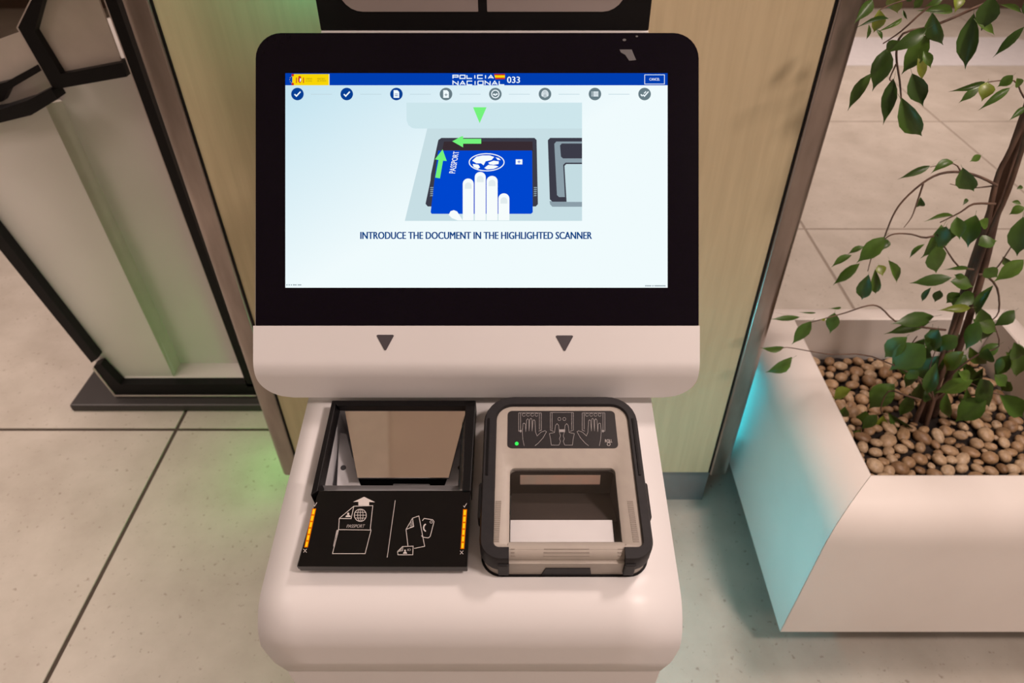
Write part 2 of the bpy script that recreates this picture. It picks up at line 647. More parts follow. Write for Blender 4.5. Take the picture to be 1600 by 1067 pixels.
# display glass
q = MB()
g0, g1 = hp(399, 509), hp(1092, 51)
out = rrect(g0.x, g0.y + 0.0004, g1.x, g1.y, (0.0, 0.0, rt, rt), 8)
ins = rrect(g0.x + 0.0008, g0.y + 0.0012, g1.x - 0.0008, g1.y - 0.0008, (0.0, 0.0, rt - 0.0008, rt - 0.0008), 8)
q.loft([[(x, y, -0.0063) for x, y in out], [(x, y, -0.0008) for x, y in out], [(x, y, 0) for x, y in ins]])
tag(q.build('display_glass', BEZEL, kiosk, HLOC, HROT), 'black glass bezel around the lit screen')
fn = lambda z: (lambda x, y: hp(x, y, z))
glass = [o for o in kiosk.children if o.name.startswith('display_glass')][0]
tf = Flat(fn(0.0003)).poly([(968, 77.5), (987, 77.5), (994, 94), (983, 95), (977, 86), (970, 82)])
tf.disc(975.5, 62.5, 3, 2, 8).disc(995, 57, 2, 1.5, 7).build('tape_residue', TAPE, glass)

# screen
scm = bpy.data.materials.new('screen_background')
scm.use_nodes = True
nt = scm.node_tree
nt.nodes.clear()
tc = nt.nodes.new('ShaderNodeTexCoord')
sp = nt.nodes.new('ShaderNodeVectorMath')
sp.operation = 'DOT_PRODUCT'
sp.inputs[1].default_value = (1.5, -2.6, 0)
nt.links.new(tc.outputs['Object'], sp.inputs[0])
cr = nt.nodes.new('ShaderNodeValToRGB')
mr = nt.nodes.new('ShaderNodeMapRange')
mr.inputs[1].default_value = -0.62
mr.inputs[2].default_value = 0.45
nt.links.new(sp.outputs['Value'], mr.inputs[0])
cr.color_ramp.elements[0].color = rgb(198, 228, 240)
cr.color_ramp.elements[1].color = rgb(240, 251, 253)
cr.color_ramp.elements[1].position = 0.6
nt.links.new(mr.outputs[0], cr.inputs[0])
e = nt.nodes.new('ShaderNodeEmission')
nt.links.new(cr.outputs[0], e.inputs[0])
oo = nt.nodes.new('ShaderNodeOutputMaterial')
nt.links.new(e.outputs[0], oo.inputs[0])
a, b = hp(446, 449.5), hp(1043, 114.5)
q = MB()
q.box(a.x, b.x, a.y, b.y, -0.0004, 0.0004)
screen = tag(q.build('screen', scm, kiosk, HLOC, HROT), 'lit screen with passport scanning instructions')

S_BLUE = emit('screen_blue', rgb(0, 62, 176))
S_NAVY = emit('screen_navy', rgb(6, 62, 146))
S_GREY = emit('screen_grey', rgb(104, 124, 132))
S_WHITE = emit('screen_white', rgb(240, 250, 255))
S_LINE = emit('screen_connector', rgb(192, 214, 222))
S_YEL = emit('screen_yellow', rgb(248, 212, 6))
S_RED = emit('screen_red', rgb(196, 36, 32))
S_BROWN = emit('screen_olive_text', rgb(150, 130, 20))
S_HEAD = emit('screen_pale_head', rgb(205, 230, 236))
S_DECK = emit('screen_pale_deck', rgb(199, 222, 228))
S_DARK = emit('screen_charcoal', rgb(60, 60, 72))
S_DARK2 = emit('screen_brown_black', rgb(56, 44, 50))
S_PASS = emit('screen_passport_blue', rgb(0, 70, 206))
S_GREEN = emit('screen_green', rgb(116, 242, 124))
S_HAND = emit('screen_hand_white', rgb(246, 252, 252))
S_NAIL = emit('screen_nail', rgb(226, 236, 238))
S_STEEL = emit('screen_steel', rgb(140, 158, 168))
S_STEEL2 = emit('screen_light_steel', rgb(196, 220, 226))
S_TXT = emit('screen_text_blue', rgb(10, 66, 132))
LZ = lambda k: fn(0.00055 + 0.00013 * k)

Flat(LZ(0)).poly([(446, 114.5), (1043, 114.5), (1043, 133.5), (446, 133.5)]).build('title_bar', S_BLUE, screen)
f = Flat(LZ(1)).poly([(457, 116), (515, 116), (515, 133.6), (457, 133.6)])
f.build('government_banner', S_YEL, screen)
f = Flat(LZ(2)).poly([(456, 116), (459.5, 116), (459.5, 119.5), (456, 119.5)]).poly([(456, 130), (459.5, 130), (459.5, 133.6), (456, 133.6)])
f.poly([(466, 122), (471, 121.5), (471.5, 127), (469, 130.5), (466.5, 128)]).disc(468.5, 120.5, 2.2, 1.3, 10).poly([(462.8, 121.5), (464.2, 121.5), (464.2, 130), (462.8, 130)]).poly([(473.8, 121.5), (475.2, 121.5), (475.2, 130), (473.8, 130)])
f.build('coat_of_arms', S_RED, screen)
f = Flat(LZ(3)).poly([(468.6, 123), (471, 123), (470.6, 127), (468.6, 128.8)]).poly([(514.2, 116), (515, 116), (515, 133.6), (514.2, 133.6)])
f.build('coat_of_arms_quarter', S_WHITE, screen)
f = Flat(LZ(2)).text('GOBIERNO', [(478, 122.2), (488, 122.2), (488, 124.7), (478, 124.7)]).text('DE ESPAÑA', [(478, 125.3), (488, 125.3), (488, 128), (478, 128)])
f.text('MINISTERIO', [(496, 122.2), (508, 122.2), (508, 124.7), (496, 124.7)]).text('DEL INTERIOR', [(496, 125.3), (510, 125.3), (510, 128), (496, 128)])
f.build('banner_lettering', S_BROWN, screen)
f = Flat(LZ(1))
for k in range(5):
    a = math.radians(110 + 35 * k)
    f.disc(457.5 + 4.6 * math.cos(a), 124.8 + 5.5 * math.sin(a), 0.6, n=5)
f.build('star_arc', S_YEL, screen)

# squared logo lettering drawn as strokes on a 0..1 box
GL = {'P': [[(0, 1), (0, 0), (1, 0), (1, .58), (0, .58)]], 'O': [[(0, 0), (1, 0), (1, 1), (0, 1), (0, 0)]], 'L': [[(0, 0), (0, 1), (1, 1)]],
      'I': [[(.5, 0), (.5, 1)]], 'C': [[(1, 0), (0, 0), (0, 1), (1, 1)]], 'A': [[(0, 1), (.5, 0), (1, 1)], [(.3, .72), (.75, .72)]], 'N': [[(0, 1), (0, 0), (1, 1), (1, 0)]]}


def logo(f, word, x0, x1, y0, y1, wd):
    wts = [0.35 if ch == 'I' else 1.0 for ch in word]
    gap = 0.38
    unit = (x1 - x0) / (sum(wts) + gap * (len(word) - 1))
    x = x0
    for ch, wt in zip(word, wts):
        for st_ in GL[ch]:
            f.line([(x + px * wt * unit, y0 + py * (y1 - y0)) for px, py in st_], wd)
        x += (wt + gap) * unit


f = Flat(LZ(1))
logo(f, 'POLICIA', 707.8, 771, 117.8, 122.9, 1.55)
logo(f, 'NACIONAL', 707.8, 788, 127.0, 132.7, 1.55)
f.build('logo_lettering', S_WHITE, screen)
Flat(LZ(1)).poly([(772, 115.8), (789, 115.8), (789, 124), (774, 124)]).build('flag_red', S_RED, screen)
Flat(LZ(2)).poly([(772.6, 118), (789, 118), (789, 121.8), (773.6, 121.8)]).build('flag_yellow', S_YEL, screen)
Flat(LZ(1)).text('033', [(792.3, 120), (812.5, 120), (812.5, 130), (792.3, 130)], bold=0.012).build('kiosk_number', S_WHITE, screen)
f = Flat(LZ(1)).line([(1007.2, 117.2), (1038, 117.2), (1038, 131.6), (1007.2, 131.6)], 0.9, True).text('CANCEL', [(1014.5, 122.2), (1030.8, 122.2), (1030.8, 126.2), (1014.5, 126.2)], bold=0.012)
f.build('cancel_button', S_WHITE, screen)

CXS = [465, 542, 619.5, 697, 774, 851.5, 929.5, 1007]
for k, x in enumerate(CXS):
    cy = 147.2
    ic = Flat(LZ(1)).disc(x, cy, 9.8, n=32).build('step_icon', S_NAVY if k < 3 else S_GREY, screen)
    f = Flat(LZ(2))
    if k < 2:
        f.line([(x - 4.5, cy + 0.3), (x - 1.5, cy + 3.3), (x + 4.8, cy - 3.6)], 2.0)
    elif k in (2, 3):
        f.poly([(x - 4.3, cy - 6), (x + 1.6, cy - 6), (x + 4.4, cy - 3), (x + 4.4, cy + 6), (x - 4.3, cy + 6)])
    elif k == 4:
        f.circ(x, cy, 5.8, 1.5).disc(x - 2, cy + 0.6, 1.9, 1.3, 10).disc(x + 2.2, cy + 0.2, 1.7, 1.2, 10).poly([(x - 3, cy + 1), (x + 3, cy + 1), (x, cy + 3)])
    elif k == 5:
        for rr in (1.2, 2.9, 4.6, 6.2):
            f.circ(x, cy + 0.4, rr * 0.82, 0.95, rr, 16, 150, 390)
        for dx in (-4, -2, 0, 2, 4):
            f.line([(x + dx, cy + 1), (x + dx * 0.9, cy + 6 - abs(dx) * 0.4)], 0.9)
    elif k == 6:
        for r_ in range(3):
            yy = cy - 2.8 + 2.8 * r_
            f.line([(x - 5.2, yy), (x - 3.8, yy)], 1.5).line([(x - 2.6, yy), (x + 5.4, yy)], 1.9)
    else:
        f.line([(x - 2.6, cy + 1), (x - 0.2, cy + 3.4), (x + 6, cy - 3.8)], 1.9).line([(x - 6, cy + 0.6), (x - 3.2, cy + 3.4)], 1.9).line([(x - 0.8, cy - 0.8), (x + 2.2, cy - 4)], 1.6)
    f.build('step_icon_mark', S_WHITE, screen)
    if k in (2, 3):
        f = Flat(LZ(3))
        if k == 2:
            f.line([(x - 2.4, cy + 0.2), (x + 2.4, cy + 0.2)], 0.9).line([(x - 2.4, cy + 2.8), (x + 2.4, cy + 2.8)], 0.9)
        else:
            f.line([(x - 2.2, cy + 1.2), (x + 2.4, cy + 1.2)], 1).line([(x, cy - 1), (x, cy + 3.6)], 1)
        f.build('step_icon_detail', S_NAVY if k == 2 else S_GREY, screen)
    if k < 7:
        Flat(LZ(1)).line([(x + 21, cy + 0.3), (x + 54, cy + 0.3)], 0.9).build('step_connector', S_LINE, screen)

c5 = lambda pts: [(600 + px * 0.20625, 140 + py * 0.20625) for px, py in pts]
Flat(LZ(0)).poly(c5([(170, 100), (1500, 100), (1500, 296), (240, 296), (210, 290), (185, 270), (172, 235)])).build('picture_kiosk_head', S_HEAD, screen)
Flat(LZ(0)).poly(c5([(328, 296), (1500, 296), (1500, 995), (158, 995)])).build('picture_kiosk_deck', S_DECK, screen)
Flat(LZ(1)).poly(c5([(435, 367), (1140, 367), (1156, 383), (1166, 868), (1150, 886), (332, 886), (315, 866), (352, 690), (357, 640), (412, 383)])).build('picture_scanner', S_DARK, screen)
Flat(LZ(2)).poly(c5([(455, 395), (1125, 395), (1128, 470), (440, 470)])).build('picture_scanner_window', S_DARK2, screen)
Flat(LZ(3)).poly(c5([(410, 463), (1122, 463), (1127, 930), (1114, 942), (362, 942), (354, 930)])).build('picture_passport', S_PASS, screen)
f = Flat(LZ(4)).text('PASSPORT', c5([(493, 634), (527, 470), (570, 468), (540, 636)]), bold=0.01)
f.circ(600 + 778 * .20625, 140 + 552 * .20625, 132 * .20625, 1.5, 65 * .20625, 36)
for P in ([(668, 540), (700, 510), (745, 500), (800, 500), (835, 512), (815, 535), (770, 545), (755, 575), (735, 560), (700, 560)],
          [(672, 565), (715, 570), (728, 590), (712, 603), (680, 588)],
          [(790, 555), (830, 540), (870, 545), (868, 565), (830, 572), (800, 568)],
          [(760, 595), (790, 572), (850, 578), (868, 585), (830, 602), (780, 606)],
          [(845, 515), (870, 520), (885, 535), (862, 535)]):
    f.poly(c5(P))
f.poly(c5([(998, 530), (1048, 530), (1048, 568), (998, 568)])).build('picture_passport_print', S_HAND, screen)
Flat(LZ(5)).line(c5([(1023, 537), (1023, 561)]), 1.0).line(c5([(1011, 549), (1035, 549)]), 1.0).build('picture_chip_cross', S_PASS, screen)
for k in range(2):
    f = Flat(LZ(4))
    for r_ in range(5):
        x0 = (352 - r_ * 1 + (0 if k == 0 else 784))
        f.poly(c5([(x0 + r_ * 2, 740 + r_ * 15), (x0 + 24, 740 + r_ * 15), (x0 + 22, 748 + r_ * 15), (x0 - 2, 748 + r_ * 15)]))
    f.build('picture_scanner_light', S_STEEL, screen)
Flat(LZ(1)).poly(c5([(675, 135), (777, 135), (725, 255)])).build('picture_green_triangle', S_GREEN, screen)
Flat(LZ(6)).poly(c5([(518, 394), (585, 357), (600, 355), (600, 375), (737, 375), (737, 412), (600, 412), (600, 440)])).build('picture_green_arrow', S_GREEN, screen)
Flat(LZ(6)).poly(c5([(445, 455), (476, 543), (448, 540), (425, 674), (389, 668), (414, 535), (387, 530)])).build('picture_green_arrow', S_GREEN, screen)
fingers = [(597, 680, 675), (688, 771, 625), (777, 861, 655), (867, 950, 787)]


def finger(x0, x1, yt, yb):
    r = (x1 - x0) / 2
    top = [((x0 + x1) / 2 + r * math.cos(math.radians(a)), yt + r * 0.95 - r * 0.95 * math.sin(math.radians(a))) for a in range(0, 181, 15)]
    return c5(top + [(x0, yb), (x1, yb)])


for x0, x1, yt in fingers:
    Flat(LZ(5)).poly(finger(x0, x1, yt, 992)).build('picture_finger', S_HAND, screen)
    Flat(LZ(6)).poly(finger(x0 + 16, x1 - 16, yt + 30, yt + 78)).build('picture_fingernail', S_NAIL, screen)
Flat(LZ(5)).poly(c5([(490, 950), (505, 922), (530, 914), (555, 925), (597, 992), (560, 992), (515, 975)])).build('picture_thumb', S_HAND, screen)
Flat(LZ(1)).poly(c5([(1254, 845), (1500, 845), (1500, 888), (1275, 888), (1258, 870)])).build('picture_device_front', S_STEEL, screen)
Flat(LZ(2)).poly(c5([(1241, 385), (1258, 367), (1500, 367), (1500, 850), (1275, 850), (1256, 832)])).build('picture_device', S_DARK, screen)
Flat(LZ(3)).poly(c5([(1290, 412), (1305, 395), (1500, 395), (1500, 815), (1326, 815), (1310, 800)])).build('picture_device_face', S_STEEL, screen)
Flat(LZ(4)).poly(c5([(1333, 425), (1346, 410), (1500, 410), (1500, 523), (1355, 523), (1340, 508)])).build('picture_device_panel', S_DARK, screen)
Flat(LZ(4)).poly(c5([(1357, 572), (1374, 555), (1500, 555), (1500, 568), (1384, 568), (1368, 585), (1383, 815), (1370, 815)])).build('picture_device_rim', S_DARK, screen)
Flat(LZ(5)).poly(c5([(1367, 580), (1380, 566), (1500, 566), (1500, 852), (1383, 852)])).build('picture_device_window', S_STEEL2, screen)
Flat(LZ(1)).text('INTRODUCE THE DOCUMENT IN THE HIGHLIGHTED SCANNER', [(563, 362.3), (925, 362.3), (925, 373.6), (563, 373.6)], bold=0.027).build('instruction_text', S_TXT, screen)
f = Flat(LZ(1))
for x0, x1 in ((448, 471), (1008, 1041)):
    x = x0
    while x < x1:
        f.line([(x, 445.2 if x0 < 600 else 446.6), (min(x + 1.3, x1), 445.2 if x0 < 600 else 446.6)], 1.8)
        x += random.choice((1.9, 2.0, 2.1, 3.4))
f.build('footer_print', S_GREY, screen)
for tx, ty in ((602, 523), (882, 524)):
    q = MB()
    pts = [(tx - 13.6, ty + 1.5), (tx - 12, ty), (tx + 12, ty), (tx + 13.6, ty + 1.5), (tx + 1.3, ty + 24.2), (tx - 1.3, ty + 24.2)]
    q.prism([hp(x, y, -0.001) for x, y in reversed(pts)], [hp(x, y, 0.0005) for x, y in reversed(pts)])
    tag(q.build('pointer_triangle', TRI, kiosk, HLOC, HROT), 'dark grey pointer triangle')

# ---- deck and body
ZB = 0.92
DB = CAM + ray(483, 622) * ZB
ALPHA = math.radians(9.404)
BHW = (1018 - 483) / 2 * ZB / FPX
DO = Vector((KX + 0.0005, DB.y, DB.z))                # deck frame origin
DROT = (ALPHA, 0, 0)
DN = Vector((0, -math.sin(ALPHA), math.cos(ALPHA)))
DW = Vector((0, math.cos(ALPHA), math.sin(ALPHA)))


def dk(x, y, h=0.0):
    """photo pixel -> deck-local point at height h above the deck"""
    d = ray(x, y)
    t = ((DO + DN * h - CAM).dot(DN)) / d.dot(DN)
    p = CAM + d * t - DO
    return Vector((p.x, p.dot(DW), h))


y0 = dk(750, 918).y
RD, BETA, FACE = 0.05, math.radians(5), 0.066
prof = [(0.30, 0.0)]                                   # (w, n) in deck frame
hole_w = [dk(620, 766, 0).y, dk(620, 632, 0).y]
for wv in sorted([hole_w[0], hole_w[1], 0.0], reverse=True):
    prof.append((wv, 0.0))
fh_w = [dk(880, 600 + 0.3 * 838, 0.04).y - 0.002, dk(880, 600 + 0.3 * 430, 0.04).y + 0.002]
for wv in fh_w:
    prof.append((wv, 0.0))
prof = sorted(set(prof), reverse=True)
prof.append((y0, 0.0))
tot = math.radians(90) + BETA - ALPHA
for k in range(1, 17):
    a = tot * k / 16
    prof.append((y0 - RD * math.sin(a), -RD + RD * math.cos(a)))
for k in (0.5, 1.0):
    base = prof[-1] if k == 0.5 else prof[-2]
lw, ln = prof[-1]
prof.append((lw - math.cos(tot) * FACE * 0.6, ln - math.sin(tot) * FACE * 0.6))
prof.append((lw - math.cos(tot) * FACE, ln - math.sin(tot) * FACE))
hx = [dk(512, 700, 0).x, dk(722, 700, 0).x, dk(730 + 0.3 * 220, 792, 0.04).x - 0.002, dk(730 + 0.3 * 792, 792, 0.04).x + 0.002]
us = [-BHW, hx[0], hx[1], hx[2], hx[3], BHW]
bm = bmesh.new()
grid = []
for i, (wv, nv) in enumerate(prof):
    row = []
    for u in us:
        uu = u
        if abs(abs(u) - BHW) < 1e-6:
            k = len(prof) - 1 - i
            if k <= 1:
                uu = math.copysign(BHW - (0.012 if k == 0 else 0.003), u)
        row.append(bm.verts.new((uu, wv, nv)))
    grid.append(row)
for i in range(len(prof) - 1):
    wm = (prof[i][0] + prof[i + 1][0]) / 2
    for j in range(5):
        if prof[i + 1][1] == 0.0:
            if j == 1 and hole_w[0] < wm < hole_w[1]:
                continue
            if j == 3 and fh_w[0] < wm < fh_w[1]:
                continue
        bm.faces.new((grid[i][j], grid[i + 1][j], grid[i + 1][j + 1], grid[i][j + 1]))
bmesh.ops.recalc_face_normals(bm, faces=bm.faces)
me = bpy.data.meshes.new('deck')
bm.to_mesh(me)
bm.free()
deck = link('deck', me, WHITE, kiosk, DO - KO, DROT, smooth=30)
if me.polygons[0].normal.z < 0:
    me.flip_normals()
sm = deck.modifiers.new('thickness', 'SOLIDIFY')
sm.thickness = 0.003
sm.offset = -1


def d2k(wv, nv):
    return DO + DW * wv + DN * nv - KO


# body side panels, lower front, back
seam = d2k(*prof[-1])
pts = [d2k(wv, nv - 0.0035 if nv == 0 else nv) for wv, nv in prof]
side = [(p.y, p.z) for p in pts[:-1]]
fy = seam.y + seam.z * math.tan(BETA)
for sx in (-1, 1):
    q = MB()
    x0, x1 = sx * (BHW - 0.0105), sx * (BHW - 0.016)
    sd = side + [(seam.y + 0.004, seam.z), (fy + 0.004, 0.0), (side[0][0], 0.0)]
    sd = [(y + (0.004 if i > 0 and i < len(side) and z < side[0][1] - 0.06 else 0), z) for i, (y, z) in enumerate(sd)]
    q.prism([(x0, y, z) for y, z in sd], [(x1, y, z) for y, z in sd])
    q.build('side_panel', WHITE, kiosk)
q = MB()
x1 = BHW - 0.0103
q.hexa([(-x1, fy + 0.002, 0), (x1, fy + 0.002, 0), (x1, fy + 0.012, 0), (-x1, fy + 0.012, 0), (-x1, seam.y + 0.001, seam.z - 0.002), (x1, seam.y + 0.001, seam.z - 0.002), (x1, seam.y + 0.012, seam.z - 0.002), (-x1, seam.y + 0.012, seam.z - 0.002)])
q.build('lower_front_panel', WHITE, kiosk, bevel=0.001, seg=1)
tag(lbox(KO, (KX + BHW - 0.0105, KX + BHW - 0.005, 0.66, 0.96, 0.335, 0.365)).build('added_led_strip', ADDED_LED_C, kiosk), 'added faint cyan light strip, out of view')  # unseen source added for the cyan light on the planter
tag(lbox(KO, (KX - BHW + 0.005, KX - BHW + 0.0105, 0.62, 0.90, 0.28, 0.31)).build('added_led_strip', emit('added_soft_green_led', (0.14, 0.9, 0.35, 1), 9.0), kiosk), 'added soft green light strip, out of view')  # added out of view to spread green over the left floor

# ---- mast with black panel and two windows
MY = 1.0
ml, mr_ = on_y(499.5, 30, MY).x, on_y(1014.5, 30, MY).x
mzb = on_y(760, 48.5, MY).z
lbox(KO, (ml, mr_, MY + 0.004, 1.17, 0, 1.74)).build('mast', WHITE, kiosk, bevel=0.003)
mp_ = lbox(KO, (ml, mr_, MY - 0.004, MY + 0.004, mzb + 0.0018, 1.74)).build('mast_panel', BLACK, kiosk, bevel=0.001, seg=1)
lbox(KO, (ml, mr_, MY - 0.006, MY + 0.004, mzb - 0.02, mzb + 0.0015)).build('mast_ledge', WHITE, kiosk, bevel=0.001, seg=1)
WY = MY - 0.0045
for xa, xb, rr in ((531, 747, (0.03, 0.001, 0.001, 0.03)), (761, 977, (0.001, 0.03, 0.03, 0.001))):
    a, b = on_y(xa, 10, WY), on_y(xb, 10, WY)
    zb = on_y(760, 18, WY).z
    out = rrect(a.x - KX, zb, b.x - KX, 1.66, rr)
    q = MB()
    q.prism([(x, WY + 0.001 - KO.y, z) for x, z in out], [(x, WY - 0.001 - KO.y, z) for x, z in out])
    q.build('mast_window', PANE, kiosk)
tag(lbox(KO, (ml - 0.005, ml - 0.0005, 1.09, 1.105, 1.34, 1.70)).build('added_led_strip', ADDED_LED_GT, kiosk), 'added green light strip on the hidden side of the mast')  # unseen source added to tint the upper left wood green
lbox(KO, (KX - 0.17, KX + 0.17, 0.90, 1.003, 0.97, 1.18)).build('neck', WHITE, kiosk, bevel=0.01)

# ------------------------------------------------------------------ document scanner
doc = tag(empty('document_scanner', DO, DROT), 'black glass passport scanner with amber lights set in the kiosk deck', 'scanner')
c6 = lambda px, py: (440 + 0.3 * px, 600 + 0.3 * py)
HT = 0.022


def C6(pts, h):
    return [dk(*c6(*p), h) for p in pts]


def ctop(pts, h0, h1):
    """prism from h0 to h1 with footprint traced at h1"""
    t = C6(pts, h1)
    return [Vector((p.x, p.y, h0)) for p in t], t


TLc, TRc, BRc, BLc = (262, 84), (1012, 84), (968, 953), (78, 950)
WBL, WBR = (192, 553), (988, 553)
q = MB()
q.prism(*[list(reversed(r)) for r in ctop([WBL, WBR, BRc, BLc], 0.0, 0.007)])
q.build('base_plate', BLACK, doc, bevel=0.0008, seg=1)
q = MB()
q.prism(*[list(reversed(r)) for r in ctop([(190, 553), (985, 553), (966, 951), (81, 948)], 0.0085, HT)])
gp = q.build('glass_panel', BLACK_GLOSS, doc, bevel=0.0012, seg=2)
# frame around the window
IL, IR, IBR, IBL = (298, 140), (960, 140), (935, 556), (214, 556)
q = MB()
hF = 0.024
for bi, pts in enumerate(([TLc, TRc, (975, 140), (285, 140)], [(262, 84), (310, 84), (216, 556), (150, 580)], [(958, 84), (1012, 84), (986, 556), (940, 556)])):
    b_, t_ = ctop(pts, 0.0, hF)
    if bi == 0:                          # inner edge of the rear bar: its lower front edge meets the mirror
        yi = dk(*c6(600, 141), 0.012).y
        for r_ in (b_, t_):
            r_[2].y = r_[3].y = yi
            for p_ in r_:
                p_.z = max(p_.z, 0.012)
    elif bi == 1:
        lo = dk(*c6(296, 150), 0.006), dk(*c6(214, 556), 0.006)
        for r_ in (b_, t_):
            r_[2].x = lo[1].x
            r_[1].x = lo[0].x
    q.prism(list(reversed(b_)), list(reversed(t_)))
q.build('window_frame', BLACK, doc, bevel=0.0012, seg=2)
# cavity
top4 = [Vector((p.x, p.y, 0.004)) for p in C6([(270, 110), (972, 110), (945, 553), (200, 553)], 0.004)]
hx0, hx1 = hx[0] + 0.001, hx[1] - 0.001
hy0, hy1 = hole_w[0] + 0.001, hole_w[1] - 0.001
DEP = -0.085
q = MB()
q.face([(hx0, hy0, DEP), (hx1, hy0, DEP), (hx1, hy1, DEP), (hx0, hy1, DEP)])
for a, b in (((hx0, hy0), (hx1, hy0)), ((hx1, hy0), (hx1, hy1)), ((hx1, hy1), (hx0, hy1)), ((hx0, hy1), (hx0, hy0))):
    q.face([(a[0], a[1], DEP), (b[0], b[1], DEP), (b[0], b[1], 0.010), (a[0], a[1], 0.010)])
q.build('cavity_lining', GREYPL, doc)
mt = [dk(*c6(330, 140), 0.012), dk(*c6(960, 140), 0.012), dk(*c6(870, 487), -0.014), dk(*c6(395, 487), -0.014)]
nrm = (mt[1] - mt[0]).cross(mt[2] - mt[1]).normalized()
if nrm.z < 0:
    nrm = -nrm
q = MB()
q.prism([p - nrm * 0.002 for p in mt], mt)
tag(q.build('mirror', MIRROR, doc), 'tilted bronze mirror plate')
q = MB()
q.prism([p - nrm * 0.006 for p in mt], [p - nrm * 0.0025 for p in mt])
q.build('mirror_holder', BLACK, doc)
for P, scr in (([(300, 250), (338, 258), (365, 385), (385, 390), (397, 432), (376, 436), (420, 552), (285, 552)], (322, 437)),
               ([(960, 270), (882, 392), (868, 436), (886, 440), (838, 556), (932, 556), (950, 380)], (932, 437))):
    t_ = C6(P, -0.035)
    b_ = [Vector((p.x, p.y, -0.07)) for p in t_]
    q = MB()
    q.prism(b_, t_)
    br = q.build('bracket', GREYPL, doc, bevel=0.001, seg=1)
    ctr = dk(*c6(*scr), -0.035)
    q = MB()
    ring = [(ctr.x + 0.0035 * math.cos(k * math.pi / 6), ctr.y + 0.0035 * math.sin(k * math.pi / 6)) for k in range(12)]
    q.prism([(x, y, -0.036) for x, y in ring], [(x, y, -0.0338) for x, y in ring])
    q.build('screw', SCREW, br)
t_ = C6([(580, 516), (772, 518), (772, 556), (582, 556)], -0.05)
q = MB()
q.prism([Vector((p.x, p.y, -0.06)) for p in t_], t_)
q.build('crossbar', GREYPL, doc, bevel=0.001, seg=1)
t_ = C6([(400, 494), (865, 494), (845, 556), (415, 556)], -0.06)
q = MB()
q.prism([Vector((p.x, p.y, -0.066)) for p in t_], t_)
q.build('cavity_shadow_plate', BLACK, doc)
# amber light bars: six segments each
for (a, b, c, d) in (((160, 648), (180, 648), (136, 850), (118, 850)), ((945, 652), (966, 652), (951, 858), (932, 858))):
    t_ = C6([a, b, c, d], HT + 0.0003)
    q = MB()
    q.prism([Vector((p.x, p.y, HT - 0.001)) for p in t_], t_)
    lb = q.build('light_bar', AMBER_D, doc)
    f = Flat(lambda x, y: dk(x, y, HT + 0.0006))
    for k in range(6):
        t0, t1 = (k + 0.12) / 6, (k + 0.88) / 6
        L = lambda p, q_, t: (p[0] + (q_[0] - p[0]) * t, p[1] + (q_[1] - p[1]) * t)
        m = 0.22
        aa, bb = L(a, b, m), L(a, b, 1 - m)
        dd, cc = L(d, c, m), L(d, c, 1 - m)
        f.poly([c6(*L(aa, dd, t0)), c6(*L(bb, cc, t0)), c6(*L(bb, cc, t1)), c6(*L(aa, dd, t1))])
    f.build('light_segment', AMBER, lb)


def C6p(pts):
    return [c6(*p) for p in pts]


pf = lambda: Flat(lambda x, y: dk(x, y, HT + 0.0003))
LWD = 0.95
f = pf().poly(C6p([(430, 587), (487, 615), (456, 614), (456, 632), (400, 632), (400, 613), (372, 614)]))
f.line(C6p([(376, 636), (475, 633), (462, 753), (466, 761), (435, 883), (265, 883), (297, 757), (300, 700)]), LWD, True)
f.line(C6p([(300, 700), (362, 701), (376, 636)]), LWD).line(C6p([(297, 758), (465, 760)]), LWD)
f.line(C6p([(288, 760), (270, 845)]), 0.7).line(C6p([(293, 758), (280, 800)]), 0.7)
gx, gy = c6(410, 683)
f.circ(gx, gy, 9.4, LWD, 9.6).circ(gx, gy, 4.2, 0.7, 9.6).line([(gx, gy - 9.4), (gx, gy + 9.4)], 0.7)
for dy_ in (-4.4, 0, 4.4):
    k = math.sqrt(1 - (dy_ / 9.6) ** 2) * 9.4
    f.line([(gx - k, gy + dy_), (gx + k, gy + dy_)], 0.7)
px, py = c6(347, 676)
f.disc(px, py, 1.7, 2.0, 12).poly([(px - 4.6, py + 5), (px - 3, py + 2.2), (px + 3, py + 2.2), (px + 4.4, py + 5)])
f.text('PASSPORT', C6p([(341, 731), (435, 731), (432, 748), (337, 748)]), bold=0.008, shear=0.15)
f.build('passport_print', PRINT, gp)
pf().line(C6p([(592, 605), (550, 903)]), 0.8).build('divider_print', PRINT, gp)
f = pf().line(C6p([(648, 757), (682, 698), (715, 687), (745, 845), (690, 856)]), LWD).line(C6p([(648, 757), (658, 842)]), LWD)
f.line(C6p([(648, 757), (688, 742), (682, 698)]), LWD)
for k in range(4):
    f.line(C6p([(668, 722 + k * 8), (686, 716 + k * 8)]), 0.7)
f.line(C6p([(733, 712), (742, 700), (786, 706), (794, 716), (774, 793), (764, 801), (735, 797), (728, 788)]), LWD)
f.circ(*c6(779, 718), 2.0, 0.6, n=10).circ(*c6(757, 748), 5.2, 2.0, n=10, a0=110, a1=250, ry=6)
f.line(C6p([(606, 889), (604, 872), (630, 846), (685, 844), (683, 889)]), LWD, True).line(C6p([(604, 872), (630, 868), (632, 846)]), 0.7)
for k in range(3):
    f.line(C6p([(612 + k * 6, 866 - k * 6), (626, 862 - k * 5)]), 0.6)
px, py = c6(643, 868)
f.disc(px, py, 1.4, 1.8, 10).poly([(px - 3.4, py + 4.6), (px - 2, py + 2), (px + 2, py + 2), (px + 3.4, py + 4.6)])
f.text('ID', C6p([(656, 857), (674, 857), (673, 869), (655, 869)]), bold=0.01)
f.build('card_print', PRINT, gp)
f = pf()
